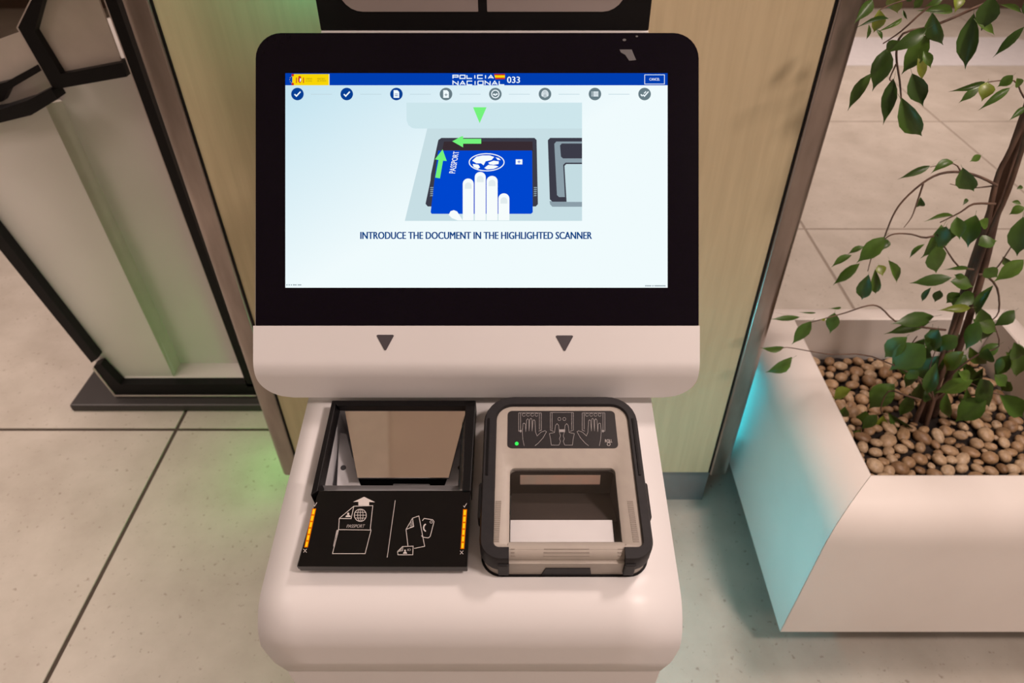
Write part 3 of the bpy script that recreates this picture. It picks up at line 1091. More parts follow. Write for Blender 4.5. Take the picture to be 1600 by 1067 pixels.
for cx_, cy_ in ((175, 628), (955, 633)):
    f.line(C6p([(cx_ - 8, cy_), (cx_ - 3, cy_ + 8), (cx_ + 9, cy_ - 12)]), 0.8)
for cx_, cy_ in ((122, 868), (938, 877)):
    f.line(C6p([(cx_ - 8, cy_ - 9), (cx_ + 8, cy_ + 9)]), 0.8).line(C6p([(cx_ + 8, cy_ - 9), (cx_ - 8, cy_ + 9)]), 0.8)
f.build('light_bar_marks', PRINT, gp)

# ------------------------------------------------------------------ fingerprint scanner
fps = tag(empty('fingerprint_scanner', DO, DROT), 'beige four-finger fingerprint scanner with charcoal rubber bumper beside the passport scanner', 'scanner')
c7 = lambda px, py: (730 + 0.3 * px, 600 + 0.3 * py)
TB = 0.040


def C7(pts, h):
    return [dk(*c7(*p), h) for p in pts]


oL, oR = dk(755.5, 750, TB).x, dk(1005, 750, TB).x
oT, oB = dk(880, 622.5, TB).y, dk(880, 876, TB).y
o_out = rrect(oL, oB, oR, oT, (0.022, 0.022, 0.034, 0.034), 7)


def scale_ring(r, g):
    return rrect(oL - g, oB - g, oR + g, oT + g, (0.022 + g, 0.022 + g, 0.034 + g, 0.034 + g), 7)


iL, iR = dk(*c7(146, 500), TB).x, dk(*c7(873, 500), TB).x
iT, iB = dk(*c7(500, 118), TB).y, dk(*c7(500, 842), TB).y
i_in = rrect(iL, iB, iR, iT, (0.006, 0.006, 0.02, 0.02), 7)
# platen opening
pL, pR = dk(*c7(220, 640), TB).x, dk(*c7(792, 640), TB).x
pT, pB = dk(*c7(500, 430), TB).y, dk(*c7(500, 838), TB).y
p_in = rrect(pL, pB, pR, pT, (0.0015, 0.0015, 0.006, 0.006), 7)
q = MB()
base_o = scale_ring(0, -0.001)
q.ring([(x, y, 0) for x, y in base_o], [(x, y, 0.030) for x, y in base_o], [(x, y, 0) for x, y in scale_ring(0, -0.012)], [(x, y, 0.030) for x, y in scale_ring(0, -0.012)])
q.build('body', BEIGE, fps, smooth=35)
q = MB()
top_o = rrect(iL - 0.004, iB - 0.004, iR + 0.004, iT + 0.004, (0.008, 0.008, 0.022, 0.022), 7)
p_bev = rrect(pL - 0.005, pB - 0.001, pR + 0.005, pT + 0.009, (0.004, 0.004, 0.011, 0.011), 7)
q.loft([[(x, y, 0.028) for x, y in top_o], [(x, y, TB) for x, y in top_o], [(x, y, TB) for x, y in p_bev], [(x, y, TB - 0.003) for x, y in p_in], [(x, y, TB - 0.012) for x, y in p_in], [(x, y, 0.028) for x, y in top_o]], cap=False)
cover = q.build('top_cover', BEIGE, fps, smooth=35)
# bumper: U shaped, open in the middle of the front edge
q = MB()
gl, gr = dk(*c7(217, 870), TB).x, dk(*c7(820, 870), TB).x
n_ = 8
BH = TB + 0.004


def bumper_path(r):
    """ring starting at the bottom, right of the gap, going round counter-clockwise to the left of the gap"""
    i0 = n_
    return r[i0:] + r[:i0]


ro = [p for p in rrect(oL - 0.002, oB - 0.001, oR + 0.002, oT + 0.001, (0.024, 0.024, 0.036, 0.036), 7)]
ri = [p for p in rrect(iL + 0.0, iB - 0.002, iR - 0.0, iT - 0.0, (0.006, 0.006, 0.02, 0.02), 7)]
ro = [(gr, oB - 0.001)] + bumper_path(ro) + [(gl, oB - 0.001)]
ri = [(gr, iB - 0.002)] + bumper_path(ri) + [(gl, iB - 0.002)]
rings = []
for (a, b) in zip(ro, ri):
    m1 = (a[0] * 0.88 + b[0] * 0.12, a[1] * 0.88 + b[1] * 0.12)
    m2 = (a[0] * 0.10 + b[0] * 0.90, a[1] * 0.10 + b[1] * 0.90)
    rings.append([(a[0], a[1], 0.018), (a[0], a[1], BH - 0.004), (m1[0], m1[1], BH), (m2[0], m2[1], BH), (b[0], b[1], BH - 0.0025), (b[0], b[1], 0.024)])
q.loft(rings)
q.build('bumper', RUBBER, fps, smooth=35)
for (x0, x1) in ((gl - 0.012, gl), (gr, gr + 0.012)):
    q = MB()
    q.box(x0, x1, oB - 0.0035, oB + 0.004, 0.008, 0.034)
    q.build('bumper_foot', RUBBER, fps, bevel=0.0015)
for sx, xx in ((-1, oL - 0.002), (1, oR + 0.002)):
    a, b = dk(*c7(80, 500), TB).y, dk(*c7(80, 690), TB).y
    q = MB()
    xs = sorted((xx - sx * 0.004, xx + sx * 0.0035))
    q.box(xs[0], xs[1], b, a, 0.012, 0.036)
    q.build('side_clip', RUBBER, fps, bevel=0.003, seg=3)
    q = MB()
    a2 = dk(*c7(80, 190), TB).y
    xs = sorted((xx - sx * 0.007, xx - sx * 0.0045))
    q.box(xs[0], xs[1], a + 0.004, a2, BH - 0.003, BH + 0.0012)
    q.build('side_rail', BLACK, fps)
# platen: glass, optics below
q = MB()
q.prism([(x, y, TB - 0.009) for x, y in p_in], [(x, y, TB - 0.006) for x, y in p_in])
tag(q.build('platen_glass', GLASSM, fps), 'clear glass platen')
PD = -0.03
yw = dk(*c7(480, 708), 0.024).y
yd = dk(*c7(480, 575), -0.02).y
q = MB()
q.box(pL + 0.001, pR - 0.007, pB + 0.0005, yw, 0.021, 0.024)
q.build('white_backing', WHITEP, fps)
q = MB()
q.hexa([(pL + 0.001, yw, -0.022), (pR - 0.001, yw, -0.022), (pR - 0.001, pT - 0.002, -0.022), (pL + 0.001, pT - 0.002, -0.022), (pL + 0.001, yw, 0.0205), (pR - 0.001, yw, 0.0205), (pR - 0.001, pT - 0.002, -0.0205), (pL + 0.001, pT - 0.002, -0.0205)])
q.build('optics_floor', DARKIN, fps)
q = MB()
ya = dk(*c7(480, 520), 0.012).y
q.prism([(pL + 0.012, ya, 0.010), (pR - 0.016, ya, 0.010), (pR - 0.016, pT - 0.003, 0.024), (pL + 0.012, pT - 0.003, 0.024)], [(pL + 0.012, ya, 0.012), (pR - 0.016, ya, 0.012), (pR - 0.016, pT - 0.003, 0.026), (pL + 0.012, pT - 0.003, 0.026)])
tag(q.build('prism_mirror', mat('prism_mirror', (0.92, 0.62, 0.48, 1), 0.25, metal=0.15, col2=(0.70, 0.62, 0.52, 1), scale=25), fps), 'prism mirror with its warm reflection painted in, under the glass')  # warm reflection put into the mirror's own, mostly diffuse colour
q = MB()
for a, b in (((pL, pB), (pR, pB)), ((pR, pB), (pR, pT)), ((pR, pT), (pL, pT)), ((pL, pT), (pL, pB))):
    q.face([(a[0], a[1], -0.03), (b[0], b[1], -0.03), (b[0], b[1], TB - 0.0095), (a[0], a[1], TB - 0.0095)])
q.build('optics_lining', DARKIN, fps)
# roller bar across the front
yr = dk(*c7(500, 872), 0.03).y
q = MB()
rings = []
for xx in (gl - 0.001, gr + 0.001):
    rings.append([(xx, yr + 0.010 * math.cos(2 * math.pi * k / 20), 0.030 + 0.010 * math.sin(2 * math.pi * k / 20)) for k in range(20)])
q.loft(rings)
rb = q.build('front_bar', BEIGE, fps, smooth=40)
q = MB()
for k in range(3):
    aa = math.radians(128 + 16 * k) + math.pi / 2 - math.radians(90)
    aa = math.radians(100 + 20 * k)
    yy, zz = yr + 0.0101 * math.cos(aa), 0.030 + 0.0101 * math.sin(aa)
    xa, xb = dk(*c7(400, 890), TB).x, dk(*c7(638, 890), TB).x
    q.box(xa, xb, yy - 0.0005, yy + 0.0005, zz - 0.0005, zz + 0.0004)
    for c_ in (238, 797):
        cx_ = dk(*c7(c_, 890), TB).x
        q.box(cx_ - 0.002, cx_ + 0.002, yy - 0.0004, yy + 0.0004, zz - 0.0005, zz + 0.0004)
tag(q.build('bar_grooves', BEIGE_D, fps), kind='stuff')
na, nb, nc, nd = [dk(*c7(*p), 0.0).x for p in ((385, 985), (645, 985), (630, 940), (405, 940))]
q = MB()
yf = oB + 0.001
q.prism([(na, yf - 0.0012, 0.0005), (nb, yf - 0.0012, 0.0005), (nc, yf - 0.0012, 0.019), (nd, yf - 0.0012, 0.019)], [(na, yf + 0.004, 0.0005), (nb, yf + 0.004, 0.0005), (nc, yf + 0.004, 0.019), (nd, yf + 0.004, 0.019)])
q.build('front_notch', RUBBER, fps)
# grip ridges either side
for c_ in ((163, 150), (848, 880)):
    q = MB()
    for k in range(22):
        t = k / 21
        p = dk(*c7(c_[0] + (c_[1] - c_[0]) * t, 612 + 208 * t), TB)
        q.box(p.x - 0.0032, p.x + 0.0032, p.y - 0.0006, p.y + 0.0006, TB - 0.0005, TB + 0.0006)
    tag(q.build('grip_ridges', BEIGE_D, cover), kind='stuff')
# gasket seam on the deck
q = MB()
go, gi = scale_ring(0, 0.0016), scale_ring(0, -0.004)
q.ring([(x, y, 0) for x, y in go], [(x, y, 0.0012) for x, y in go], [(x, y, 0) for x, y in gi], [(x, y, 0.0012) for x, y in gi])
q.build('gasket', BLACK, fps)
# label panel
lp_ = [dk(*c7(*p), TB) for p in ((209, 335), (780, 335), (774, 141), (212, 141))]
q = MB()
out = rrect((lp_[0].x + lp_[3].x) / 2, lp_[0].y, (lp_[1].x + lp_[2].x) / 2, lp_[2].y, 0.0055, 5)
q.prism([(x, y, TB - 0.0005) for x, y in out], [(x, y, TB + 0.0006) for x, y in out])
lab = tag(q.build('label_panel', DARKPANEL, fps), 'dark label panel with hand drawings')
pf7 = lambda: Flat(lambda x, y: dk(x, y, TB + 0.0009))


def C7p(pts):
    return [c7(*p) for p in pts]


def hand(f, mx=None):
    T = (lambda x: x) if mx is None else (lambda x: mx - x)
    L = lambda pts, wd=0.62: f.line(C7p([(T(x), y) for x, y in pts]), wd)
    L([(297, 322), (290, 290), (287, 245), (291, 205), (297, 203), (303, 210), (305, 248)])
    L([(305, 248), (309, 188), (315, 180), (321, 188), (322, 245)])
    L([(322, 245), (326, 184), (332, 178), (337, 184), (338, 245)])
    L([(338, 245), (343, 190), (348, 186), (353, 192), (356, 250)])
    L([(356, 250), (364, 270), (385, 250), (405, 243), (413, 248), (395, 280), (370, 308), (352, 322)])
    L([(268, 150), (268, 245), (284, 248)])
    L([(278, 150), (278, 240)])
    L([(386, 150), (386, 240), (372, 245)])
    L([(376, 150), (376, 236)])
    L([(268, 150), (386, 150)])
    for k in range(4):
        f.circ(*c7(T(295 + 22 * k), 160), 2.4, 0.55, n=10, a0=20, a1=340)
    f.poly(C7p([(T(272), 240), (T(284), 240), (T(278), 254)]) if mx is None else C7p([(T(284), 240), (T(272), 240), (T(278), 254)]))


f = pf7()
hand(f)
hand(f, 985)
for s_ in (0, 1):
    T = (lambda x: x) if s_ == 0 else (lambda x: 986 - x)
    f.line(C7p([(T(x), y) for x, y in [(438, 318), (434, 285), (428, 258), (455, 252), (460, 215), (468, 206), (476, 215), (480, 250), (486, 270), (480, 285), (486, 298), (478, 318)]]), 0.62, True)
    f.line(C7p([(T(433), 148), (T(433), 240), (T(450), 246)]), 0.62).line(C7p([(T(442), 148), (T(442), 238)]), 0.62)
    f.circ(*c7(T(480), 182), 2.4, 0.55, n=12)
f.line(C7p([(433, 148), (553, 148)]), 0.62)
f.poly(C7p([(478, 236), (510, 236), (510, 250), (478, 250)]))
f.build('hand_drawings', PRINT_DIM, lab)
f = pf7().text('ROLL', C7p([(718, 288), (755, 288), (755, 304), (718, 304)]))
f.circ(*c7(737, 313), 2.4, 0.55, n=12).build('roll_lettering', PRINT, lab)
pf7().circ(*c7(258, 310), 2.4, 1.0, n=14).line([c7(258, 300), c7(258, 310)], 0.9).disc(*c7(258, 310), 3.0, n=14).build('power_light', PWR, lab)

# ------------------------------------------------------------------ e-gate on the left
GY = 1.60
gate = tag(empty('electronic_gate', (-1.05, 1.72, 0)), 'white electronic gate cabinet with black frame trim standing on a dark base plate', 'gate')
GO = Vector((-1.05, 1.72, 0))


def gpr(pts, ya, yb, name, m, bevel=0.0):
    """outline traced on the gate's front plane, given a real thickness from ya to yb"""
    P = [on_y(x, y, ya) for x, y in pts]
    q = MB()
    q.prism([(p.x - GO.x, ya - GO.y, p.z) for p in P], [(p.x - GO.x, yb - GO.y, p.z) for p in P])
    return q.build(name, m, gate, bevel=bevel, seg=2)


gpr([(-80, 292), (-80, 264), (153, 560), (143, 567)], GY, GY + 0.03, 'frame_bar', BLACK)
gpr([(146, 573), (157, 569), (188, 601), (400, 600), (400, 617), (180, 617)], GY, GY + 0.03, 'frame_sill', BLACK)
gpr([(83, -200), (103, -200), (182, 0), (304, 345), (392, 592), (398, 604), (386, 604), (290, 345), (164, 0)], GY, GY + 0.03, 'frame_upright', BLACK)
gpr([(78, -60), (49, 0), (28, 43), (84, 140), (198, 120), (190, 98), (95, 116), (54, 49), (67, 0), (97, -60)], GY, GY + 0.04, 'window_surround', BLACK)
gpr([(-80, 185), (0, 171), (43, 157), (79, 138), (90, 155), (49, 180), (0, 192), (-80, 206)], GY - 0.01, GY + 0.03, 'frame_crossbar', BLACK)
EDGE = mat('pale_trim_edge', (0.5, 0.43, 0.40, 1), 0.4)
gpr([(49, 0), (28, 43), (84, 141), (86, 144), (25.5, 43), (46.5, 0)], GY, GY + 0.04, 'trim_edge', EDGE)
gpr([(146, 574), (180, 618), (400, 618), (400, 619.5), (179, 619.5), (144, 576)], GY - 0.002, GY + 0.03, 'trim_edge', EDGE)
gpr([(164, 0), (290, 345), (386, 600), (384.5, 600), (288.5, 345), (162, 0)], GY, GY + 0.03, 'trim_edge', EDGE)
# recessed white panels
YL, YR = 1.635, 1.70
gpr([(-80, 200), (-2, 188), (70, 163), (275, 597), (188, 600), (157, 572), (-80, 270)], YL, YL + 0.02, 'front_panel', WHITE_GATE)
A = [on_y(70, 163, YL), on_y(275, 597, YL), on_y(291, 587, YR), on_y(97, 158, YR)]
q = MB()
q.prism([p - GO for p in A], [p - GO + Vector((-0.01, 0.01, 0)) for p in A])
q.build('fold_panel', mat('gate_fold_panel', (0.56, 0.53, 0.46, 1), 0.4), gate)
gpr([(97, 158), (291, 587), (420, 580), (210, 90), (120, 100)], YR, YR + 0.02, 'side_panel', WHITE_GATE)
xl, xr = on_y(188, 600, GY).x, on_y(398, 600, GY).x
zs = on_y(300, 600, GY).z
q = MB()
q.prism([(xl - GO.x, GY + 0.03 - GO.y, zs - 0.02), (xr - GO.x, GY + 0.03 - GO.y, zs - 0.02), (xr - GO.x, YR - GO.y, zs - 0.02), (xl - GO.x, YR - GO.y, zs - 0.02)],
        [(xl - GO.x, GY + 0.03 - GO.y, zs), (xr - GO.x, GY + 0.03 - GO.y, zs), (xr - GO.x, YR - GO.y, zs), (xl - GO.x, YR - GO.y, zs)])
q.build('recess_floor', WHITE_GATE, gate)
gpr([(-80, 150), (-80, 280), (157, 575), (188, 606), (400, 606), (200, 100), (120, 90)], 1.73, 2.25, 'rear_body', WHITE_GATE)
gpr([(54, 49), (95, 116), (190, 98), (103, -140), (60, -60), (67, 0)], GY + 0.02, GY + 0.026, 'window_pane', GATEPANE)
gpr([(-80, 90), (30, 50), (82, 138), (45, 157), (0, 172), (-80, 186)], 1.66, 1.666, 'window_pane', GATEPANE)
gpr([(-80, 165), (-80, 150), (10, 128), (52, 105), (62, 112), (14, 140), (5, 158), (-20, 166)], 1.63, 1.65, 'inner_frame_bar', BLACK)
q = MB()
b0 = on_z(113, 643, 0)
q.box(b0.x - GO.x, -0.36 - GO.x, b0.y - GO.y, 1.86 - GO.y, 0, 0.028)
q.build('base_plate', DARKBASE, gate, bevel=0.006, seg=2)
q = MB()
q.box(xl - GO.x + 0.01, xr - GO.x, GY + 0.005 - GO.y, GY + 0.12 - GO.y, 0.026, zs - 0.005)
q.build('foot', DARKBASE, gate)

# ------------------------------------------------------------------ planter
PX0, PX1, PY0, PY1 = 0.586, 1.368, 0.775, 1.540
pc = Vector(((PX0 + PX1) / 2, (PY0 + PY1) / 2, 0))
planter = tag(empty('planter_box', pc), 'square white planter with rounded mitred rim holding the ficus', 'planter')
PROF = [(0.0, 0.10), (0.018, 0.401), (0.022, 0.426), (0.032, 0.450), (0.048, 0.469), (0.070, 0.483), (0.098, 0.492), (0.123, 0.496), (0.127, 0.493), (0.130, 0.33), (0.105, 0.33), (0.105, 0.466), (0.06, 0.456), (0.03, 0.396), (0.012, 0.105)]
hxp, hyp = (PX1 - PX0) / 2, (PY1 - PY0) / 2
for k in range(4):
    q = MB()
    G = 0.0006
    rings = []
    for s_ in (-1, 1):
        ring = []
        for o_, z in PROF:
            half, dist = (hxp, hyp) if k % 2 == 0 else (hyp, hxp)
            x, y = s_ * (half - o_ - G), -(dist - o_)
            a = k * math.pi / 2
            ring.append((x * math.cos(a) - y * math.sin(a), x * math.sin(a) + y * math.cos(a), z))
        rings.append(ring)
    q.loft(rings)
    q.build('side_panel', PLANTER, planter, smooth=35)
q = MB()
q.box(-hxp + 0.13, hxp - 0.13, -hyp + 0.13, hyp - 0.13, 0, 0.12)
q.build('recessed_foot', DARKBASE, planter)
q = MB()
q.box(-hxp + 0.125, hxp - 0.125, -hyp + 0.125, hyp - 0.125, 0.30, 0.333)
q.build('liner', DARKBASE, planter)
# soil
sx0, sx1, sy0, sy1, sz = PX0 + 0.131, PX1 - 0.131, PY0 + 0.131, PY1 - 0.131, 0.362
bm = bmesh.new()
N = 26
gr_ = [[bm.verts.new((sx0 + (sx1 - sx0) * i / N, sy0 + (sy1 - sy0) * j / N, sz + random.uniform(-0.005, 0.005))) for j in range(N + 1)] for i in range(N + 1)]
for i in range(N):
    for j in range(N):
        bm.faces.new((gr_[i][j], gr_[i + 1][j], gr_[i + 1][j + 1], gr_[i][j + 1]))
me = bpy.data.meshes.new('soil')
bm.to_mesh(me)
bm.free()
tag(link('soil', me, SOIL, smooth=80), 'dark potting soil between the pebbles in the planter', 'soil', kind='stuff')
# pebbles
pm = []
for k in range(6):
    bm = bmesh.new()
    bmesh.ops.create_icosphere(bm, subdivisions=2, radius=1)
    rv = [Vector((random.gauss(0, 1), random.gauss(0, 1), random.gauss(0, 1))).normalized() for _ in range(5)]
    am = [random.uniform(-0.16, 0.16) for _ in range(5)]
    for v in bm.verts:
        d = v.co.normalized()
        v.co = d * (1 + sum(a * max(0, d.dot(r)) ** 2 for a, r in zip(am, rv)))
    me = bpy.data.meshes.new('pebble')
    bm.to_mesh(me)
    bm.free()
    me.materials.append(PEBBLE)
    me.shade_smooth()
    pm.append(me)
placed = []
tries = 0
while len(placed) < 300 and tries < 60000:
    tries += 1
    r = random.uniform(0.012, 0.0185) if tries < 15000 else random.uniform(0.007, 0.010)
    x, y = random.uniform(sx0 + r * 1.4, sx1 - r * 1.4), random.uniform(sy0 + r * 1.4, sy1 - r * 1.4)
    if (x - 0.995) ** 2 + (y - 1.175) ** 2 < 0.04 ** 2:
        continue
    if all((x - a) ** 2 + (y - b) ** 2 > ((r + c) * 0.92) ** 2 for a, b, c in placed):
        placed.append((x, y, r))
for x, y, r in placed:
    o = bpy.data.objects.new('pebble', random.choice(pm))
    COL.objects.link(o)
    sc = (r * random.uniform(1.05, 1.35), r * random.uniform(0.85, 1.05), r * random.uniform(0.6, 0.8))
    o.scale = sc
    o.rotation_euler = (random.uniform(-0.35, 0.35), random.uniform(-0.35, 0.35), random.uniform(0, 6.3))
    o.location = (x, y, sz + sc[2] * 0.75 + random.uniform(0, 0.006))
    tag(o, 'smooth tan pebble lying on the soil in the white planter', 'pebble', 'pebbles in the planter')

# ------------------------------------------------------------------ ficus
TY = 1.18
FO = Vector((1.0, TY, 0.36))
ficus = tag(empty('ficus_tree', FO), 'ficus tree with pointed glossy green leaves growing in the white planter', 'plant')


def fpt(x, y, Y=TY):
    return on_y(x, y, Y) - FO


def smooth_path(pts, n=4):
    out = []
    P = [Vector(p) for p in pts]
    for i in range(len(P) - 1):
        p0, p1, p2, p3 = P[max(i - 1, 0)], P[i], P[i + 1], P[min(i + 2, len(P) - 1)]
        for k in range(n):
            t = k / n
            out.append(0.5 * ((2 * p1) + (p2 - p0) * t + (2 * p0 - 5 * p1 + 4 * p2 - p3) * t * t + (3 * p1 - p0 - 3 * p2 + p3) * t ** 3))
    out.append(P[-1])
    return out


stems = [([(1437, 668), (1482, 545), (1516, 430), (1550, 330), (1584, 232), (1612, 150), (1650, 40), (1690, -80), (1740, -220)], 1.18, 0.0115, 0.006),
         ([(1452, 668), (1500, 540), (1537, 420), (1560, 325), (1596, 232), (1618, 170), (1652, 60), (1700, -60)], 1.195, 0.0085, 0.005),
         ([(1428, 664), (1470, 560), (1528, 408), (1556, 285), (1577, 238), (1604, 175), (1640, 30), (1660, -120)], 1.165, 0.0060, 0.004),
         ([(1446, 668), (1478, 560), (1500, 500), (1540, 380), (1575, 300), (1602, 215), (1625, 120)], 1.16, 0.0055, 0.004)]
for pts, Y, r0, r1 in stems:
    P = smooth_path([fpt(x, y, Y) for x, y in pts])
    q = MB()
    q.tube(P, [r0 + (r1 - r0) * i / (len(P) - 1) for i in range(len(P))], 8)
    q.build('trunk', BARK, ficus, smooth=60)
k9 = lambda p: (1180 + 0.2625 * p[0], 0.2625 * p[1])
k10 = lambda p: (1180 + 0.2625 * p[0], 240 + 0.2625 * p[1])
k8 = lambda p: (1140 + 0.31856 * p[0], 420 + 0.31856 * p[1])
brs = [(k10, [(1440, 190), (1340, 140), (1225, 110), (1100, 120), (990, 180), (880, 280), (820, 370), (770, 495), (740, 580)], 1.15, .0030),
       (k10, [(1000, 180), (960, 300), (930, 380), (885, 440)], 1.14, .0018),
       (k10, [(1225, 110), (1180, 60), (1040, 80)], 1.14, .0016),
       (k10, [(1160, 460), (1020, 500), (930, 480), (830, 478), (770, 510), (700, 600), (670, 700)], 1.16, .0022),
       (k10, [(1430, 300), (1300, 300), (1220, 350), (1100, 410)], 1.15, .0026),
       (k10, [(1300, 690), (1210, 670), (1130, 560), (1080, 480)], 1.14, .0024),
       (k10, [(1370, 720), (1440, 800), (1450, 940), (1400, 1000)], 1.12, .0026),
       (k10, [(1330, 720), (1420, 700), (1520, 560), (1600, 440)], 1.14, .0022),
       (k10, [(1430, 190), (1280, 205), (1160, 180)], 1.17, .0016),
       (k8, [(1060, 300), (900, 280), (810, 255), (740, 190), (680, 180), (570, 215), (480, 240), (400, 262)], 1.13, .0024),
       (k8, [(980, 560), (700, 430), (500, 420), (400, 405), (280, 385), (250, 400)], 1.10, .0018),
       (k8, [(930, 640), (860, 620), (780, 600), (740, 690), (770, 720)], 1.12, .0024),
       (k8, [(1000, 640), (900, 500), (880, 400), (920, 330)], 1.12, .0028),
       (k8, [(1010, 620), (1110, 500), (1220, 420), (1320, 380), (1300, 280)], 1.14, .0026),
       (k8, [(1010, 640), (1150, 560), (1260, 600), (1350, 620)], 1.12, .0026),
       (k8, [(1000, 640), (980, 500), (1010, 400)], 1.11, .0022),
       (k9, [(1900, -260), (1700, -120), (1450, -10), (1300, 50), (1180, 105), (1040, 160), (880, 200), (840, 320), (860, 480), (870, 600)], 1.10, .0032),
       (k9, [(1450, -10), (1150, -20), (1010, 60), (870, 185), (760, 260)], 1.08, .0024),
       (k9, [(1150, -20), (960, -10), (830, 20), (740, 60)], 1.08, .0018),
       (k9, [(1880, 700), (1700, 640), (1600, 580), (1540, 480), (1380, 490)], 1.13, .0022),
       (k9, [(840, 380), (800, 470), (820, 480)], 1.08, .0014)]
for kf, pts, Y, r in brs:
    P = smooth_path([fpt(*kf(p), Y) for p in pts], 3)
    q = MB()
    q.tube(P, [r * (1 - 0.6 * i / (len(P) - 1)) for i in range(len(P))], 6)
    q.build('branch', BARK, ficus, smooth=60)


def leaf_mesh(bend, fold):
    bm = bmesh.new()
    rows = [(0.0, 0.02), (0.08, 0.18), (0.22, 0.40), (0.40, 0.50), (0.58, 0.43), (0.72, 0.27), (0.82, 0.12), (0.90, 0.045), (1.0, 0.0)]
    V = []
    for t, h_ in rows:
        z = -bend * (t - 0.4) ** 2
        wv = 0.02 * math.sin(t * 14)
        V.append((bm.verts.new((t, -h_, z + fold * h_ + wv * h_)), bm.verts.new((t, 0, z)), bm.verts.new((t, h_, z + fold * h_ - wv * h_))))
    for i in range(len(V) - 1):
        for k in (0, 1):
            bm.faces.new((V[i][k], V[i + 1][k], V[i + 1][k + 1], V[i][k + 1]))
    bmesh.ops.remove_doubles(bm, verts=bm.verts, dist=1e-5)
    # a thin petiole
    a = [bm.verts.new(p) for p in ((-0.16, -0.008, 0.01), (-0.16, 0.008, 0.01), (0.05, 0.010, 0.002), (0.05, -0.010, 0.002))]
    bm.faces.new(a)
    bmesh.ops.recalc_face_normals(bm, faces=bm.faces)
    me = bpy.data.meshes.new('leaf')
    bm.to_mesh(me)
    bm.free()
    me.shade_smooth()
    return me


LM, LMY = [], []
for bnd, fo in ((0.35, 0.25), (0.15, 0.35), (0.5, 0.15), (0.25, -0.1), (0.6, 0.3)):
    a = leaf_mesh(bnd, fo)
    b = a.copy()
    a.materials.append(LEAF)
    b.materials.append(LEAF_Y)
    LM.append(a)
    LMY.append(b)


def leaf(p0, p1, wid, young=False, roll=None):
    d = p1 - p0
    L = d.length
    xa = d.normalized()
    view = (CAM - FO - p0).normalized()
    za = (view - xa * view.dot(xa)).normalized()
    rl = random.uniform(-0.6, 0.6) if roll is None else roll
    za = Matrix.Rotation(rl, 3, xa) @ za
    ya = za.cross(xa)
    o = bpy.data.objects.new('leaf', random.choice(LMY if young else LM))
    COL.objects.link(o)
    o.parent = ficus
    wd = wid / max(0.7, math.cos(rl))
    M = Matrix(((xa.x * L, ya.x * wd, za.x * L), (xa.y * L, ya.y * wd, za.y * L), (xa.z * L, ya.z * wd, za.z * L)))
    o.matrix_local = Matrix.Translation(p0) @ M.to_4x4()
    return o


L9 = [(700, 0, 590, 140, 70), (830, -40, 835, 95, 90, 1), (742, 62, 712, 208, 75, 1), (800, 105, 600, 155, 26), (885, 105, 740, 190, 26), (1188, 65, 985, 55, 55), (1050, 85, 1108, 290, 95),
      (1300, 85, 1245, 425, 118), (1410, -20, 1345, 190, 125), (1310, 110, 1445, 208, 48), (1600, 160, 1412, 345, 55), (1465, 28, 1600, 78, 30), (1030, 168, 790, 320, 85), (1032, 205, 868, 452, 118),
      (792, 285, 698, 548, 118), (850, 245, 765, 305, 65), (690, 435, 538, 662, 70), (826, 470, 768, 750, 85), (935, 440, 1002, 640, 112), (870, 598, 997, 850, 122), (975, 350, 1006, 485, 55, 1),
      (1005, 305, 1052, 408, 55), (1380, 488, 1168, 548, 42), (1342, 510, 1212, 612, 50), (1385, 488, 1355, 602, 88, 1), (1535, 448, 1440, 520, 62), (1560, 468, 1572, 528, 45), (1520, 520, 1330, 655, 48), (1605, 635, 1512, 718, 36),
      (1000, -10, 940, 55, 50), (1210, -30, 1200, 70, 60, 1), (930, -30, 900, 15, 40), (1600, 20, 1660, 120, 60), (880, 60, 905, 120, 18), (1120, -10, 1010, 40, 40), (680, 150, 668, 245, 22), (725, 175, 765, 240, 22)]
L10 = [(1045, 72, 852, 152, 42), (1182, 42, 1048, 102, 52), (1348, 8, 1282, 46, 42), (1235, 88, 1302, 235, 108), (985, 268, 980, 332, 48), (1262, 265, 1240, 305, 24), (1180, 368, 1002, 402, 26),
       (768, 498, 602, 655, 102), (790, 508, 762, 575, 42), (645, 550, 548, 595, 34), (572, 602, 448, 672, 42), (615, 655, 448, 784, 62), (672, 728, 628, 888, 88), (715, 700, 718, 862, 58), (735, 662, 762, 728, 58, 1),
       (800, 638, 858, 778, 52), (1002, 538, 902, 624, 28), (1120, 430, 1005, 642, 95), (1135, 438, 1080, 575, 95), (1200, 378, 1218, 515, 85), (1310, 368, 1255, 565, 118), (1078, 560, 1088, 725, 112), (1330, 540, 1445, 508, 85),
       (1172, 738, 918, 772, 72), (1165, 760, 1305, 792, 85), (1042, 800, 982, 888, 34), (1100, 815, 1070, 888, 55), (1215, 830, 1135, 895, 75), (1605, 318, 1505, 358, 55), (1592, 385, 1550, 632, 122), (1598, 632, 1418, 765, 92),
       (1368, 688, 1448, 742, 85), (1475, 615, 1525, 665, 44), (1275, 680, 1130, 688, 26), (1340, 400, 1400, 440, 60), (1250, 740, 1180, 720, 40), (1560, 210, 1600, 190, 26), (1530, 285, 1590, 300, 26), (1200, 430, 1160, 520, 60)]
